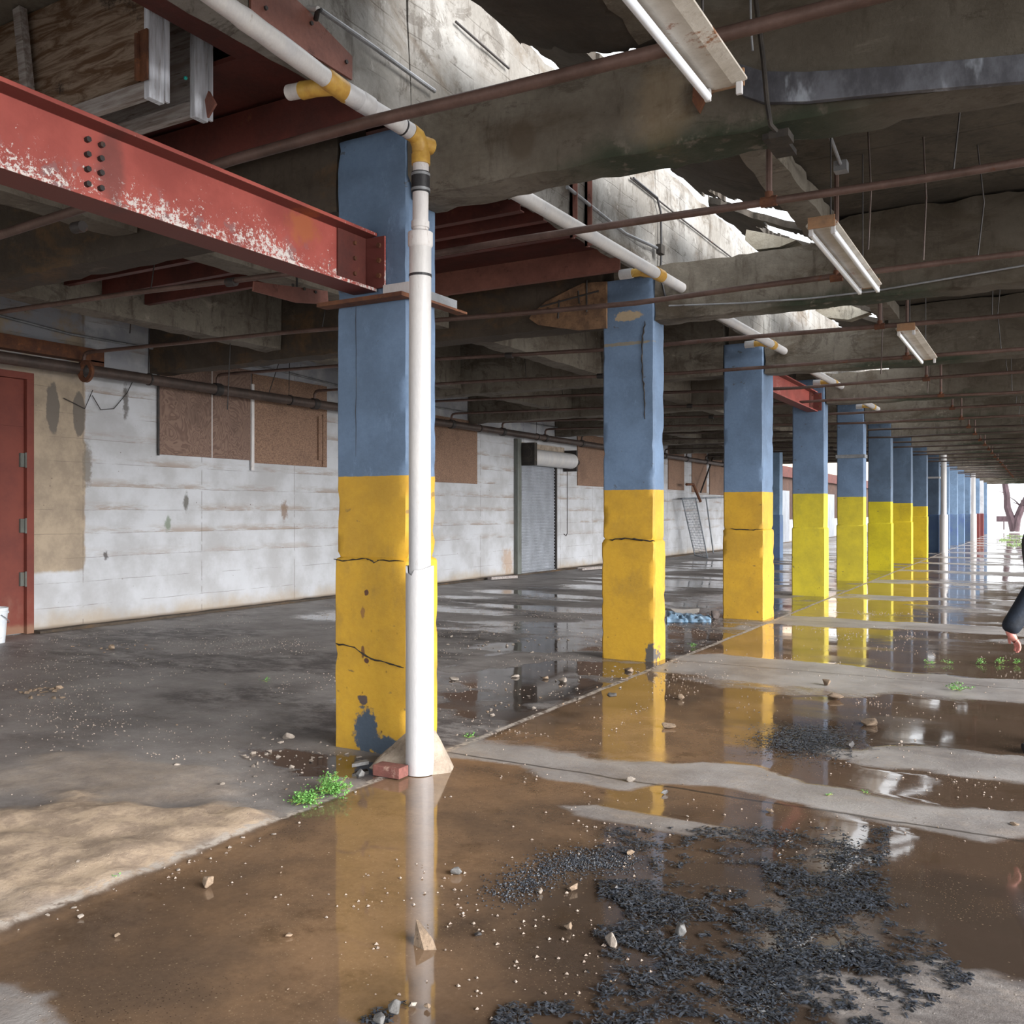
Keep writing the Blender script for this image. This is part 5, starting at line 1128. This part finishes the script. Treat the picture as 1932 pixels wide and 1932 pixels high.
# ------------------------------------------------------------------ person at the right edge
def person():
    base = Vector((.03, 7.24, 0)); fw = Vector((-CT, -ST, 0)); sd = Vector((ST, -CT, 0)) * 1.0   # sd: toward the camera
    t = thing('person', base, 'person in dark navy jacket walking at the right edge, only arm and hand showing', 'person')
    def P(f, s, z): return base + fw * f + sd * s + Vector((0, 0, z))
    def skin(name, verts, edges, mat, lv=2, root=0):
        me = bpy.data.meshes.new(name); me.from_pydata([tuple(Vector(v[0]) - base) for v in verts], edges, []); me.materials.append(MT[mat])
        o = bpy.data.objects.new(name, me); COL.objects.link(o); o.parent = t; o['_o'] = tuple(base)
        o.modifiers.new('skin', 'SKIN').use_smooth_shade = True
        for i, v in enumerate(verts):
            sv = me.skin_vertices[0].data[i]; sv.radius = (v[1], v[2] if len(v) > 2 else v[1]); sv.use_root = (i == root)
        sb = o.modifiers.new('sub', 'SUBSURF'); sb.levels = lv; sb.render_levels = lv; return o
    # arm on the camera side reaches forward; wrist lands left of the frame edge
    sh = P(.0, .2, 1.42); el = P(.24, .27, 1.12); wr = P(.42, .27, .83)
    sh2 = P(.0, -.2, 1.42); el2 = P(-.14, -.26, 1.14); wr2 = P(-.08, -.26, .88)
    V = [(P(0, 0, .95), .14, .12), (P(0, 0, 1.15), .13, .11), (P(0, 0, 1.38), .15, .11), (P(.01, 0, 1.5), .06), (P(.03, 0, 1.58), .075, .085), (P(.04, 0, 1.7), .085, .1),
         (sh, .055), (el, .042), (wr, .026), (sh2, .055), (el2, .042), (wr2, .026),
         (P(.03, .1, .88), .09), (P(.12, .1, .48), .06), (P(.02, .1, .08), .042), (P(.16, .1, .03), .035), (P(-.02, -.1, .88), .09), (P(-.05, -.1, .48), .06), (P(-.2, -.1, .1), .042), (P(-.08, -.1, .03), .035)]
    E = [(0, 1), (1, 2), (2, 3), (3, 4), (4, 5), (2, 6), (6, 7), (7, 8), (2, 9), (9, 10), (10, 11), (0, 12), (12, 13), (13, 14), (14, 15), (0, 16), (16, 17), (17, 18), (18, 19)]
    # hands: palm and five fingers each
    for w0, d, down in ((8, (Vector((0, 0, -.8)) - fw * .6).normalized(), fw * -1), (11, Vector((0, 0, -1)), fw)):
        wpos = V[w0][0]; side = d.cross(down).normalized(); nrm = side.cross(d).normalized()
        i0 = len(V); V.append((wpos + d * .055, .026, .02)); E.append((w0, i0))
        for k in range(4):
            off = side * (k - 1.5) * .019; ln = (.07, .08, .075, .06)[k]
            a = wpos + d * .09 + off; b = a + d * ln * .45 + nrm * -.012; c = b + d * ln * .25 - nrm * ln * .35
            j = len(V); V += [(a, .0095), (b, .0085), (c, .007)]; E += [(i0, j), (j, j + 1), (j + 1, j + 2)]
        j = len(V); a = wpos + d * .04 + side * -.034; b = a + d * .03 + side * -.012 - nrm * .015; V += [(a, .011), (b, .0095), (b + d * .022 - nrm * .01, .008)]; E += [(i0, j), (j, j + 1), (j + 1, j + 2)]
    skin('body', V, E, 'skin')
    J = [(P(0, 0, .9), .165, .14), (P(0, 0, 1.15), .155, .13), (P(0, 0, 1.38), .165, .13), (P(.01, 0, 1.47), .09), (sh, .078), (P(.05, .25, 1.25), .07), (el, .072), (el.lerp(wr, .5), .066), (el.lerp(wr, 1.05), .064),
         (sh2, .078), (el2, .066), (el2.lerp(wr2, .93), .05)]
    skin('jacket', J, [(0, 1), (1, 2), (2, 3), (2, 4), (4, 5), (5, 6), (6, 7), (7, 8), (2, 9), (9, 10), (10, 11)], 'navy')
    T = [(P(0, 0, .95), .14, .13), (P(.03, .1, .84), .1), (P(.12, .1, .48), .078), (P(.03, .1, .12), .062), (P(-.02, -.1, .84), .1), (P(-.05, -.1, .48), .078), (P(-.19, -.1, .13), .062)]
    skin('trousers', T, [(0, 1), (1, 2), (2, 3), (0, 4), (4, 5), (5, 6)], 'black_cloth')
    for (f, s) in ((.08, .1), (-.14, -.1)):
        mb = MB(); c = P(f, s, 0); mb.tube([c - fw * .13 + Vector((0, 0, .05)), c - fw * .08 + Vector((0, 0, .055)), c + fw * .06 + Vector((0, 0, .045)), c + fw * .15 + Vector((0, 0, .035))], [.03, .052, .045, .03], 10); mb.build('shoe', 'black_cloth', t, smooth=True)
    mb = MB(); c = P(.02, 0, 1.73); vs = []
    for i in range(9):
        th = i / 8 * 1.7
        for k in range(16):
            a = k * math.pi / 8; vs.append(c + fw * (.115 * math.sin(th) * math.cos(a) - .012) + sd * (.1 * math.sin(th) * math.sin(a)) + Vector((0, 0, .12 * math.cos(th))))
    mb.add(vs, [(i * 16 + k, i * 16 + (k + 1) % 16, (i + 1) * 16 + (k + 1) % 16, (i + 1) * 16 + k) for i in range(8) for k in range(16)]); mb.build('hair', 'hair', t, smooth=True)
person()
for o in COL.objects:
    if '_o' in o.keys(): del o['_o']
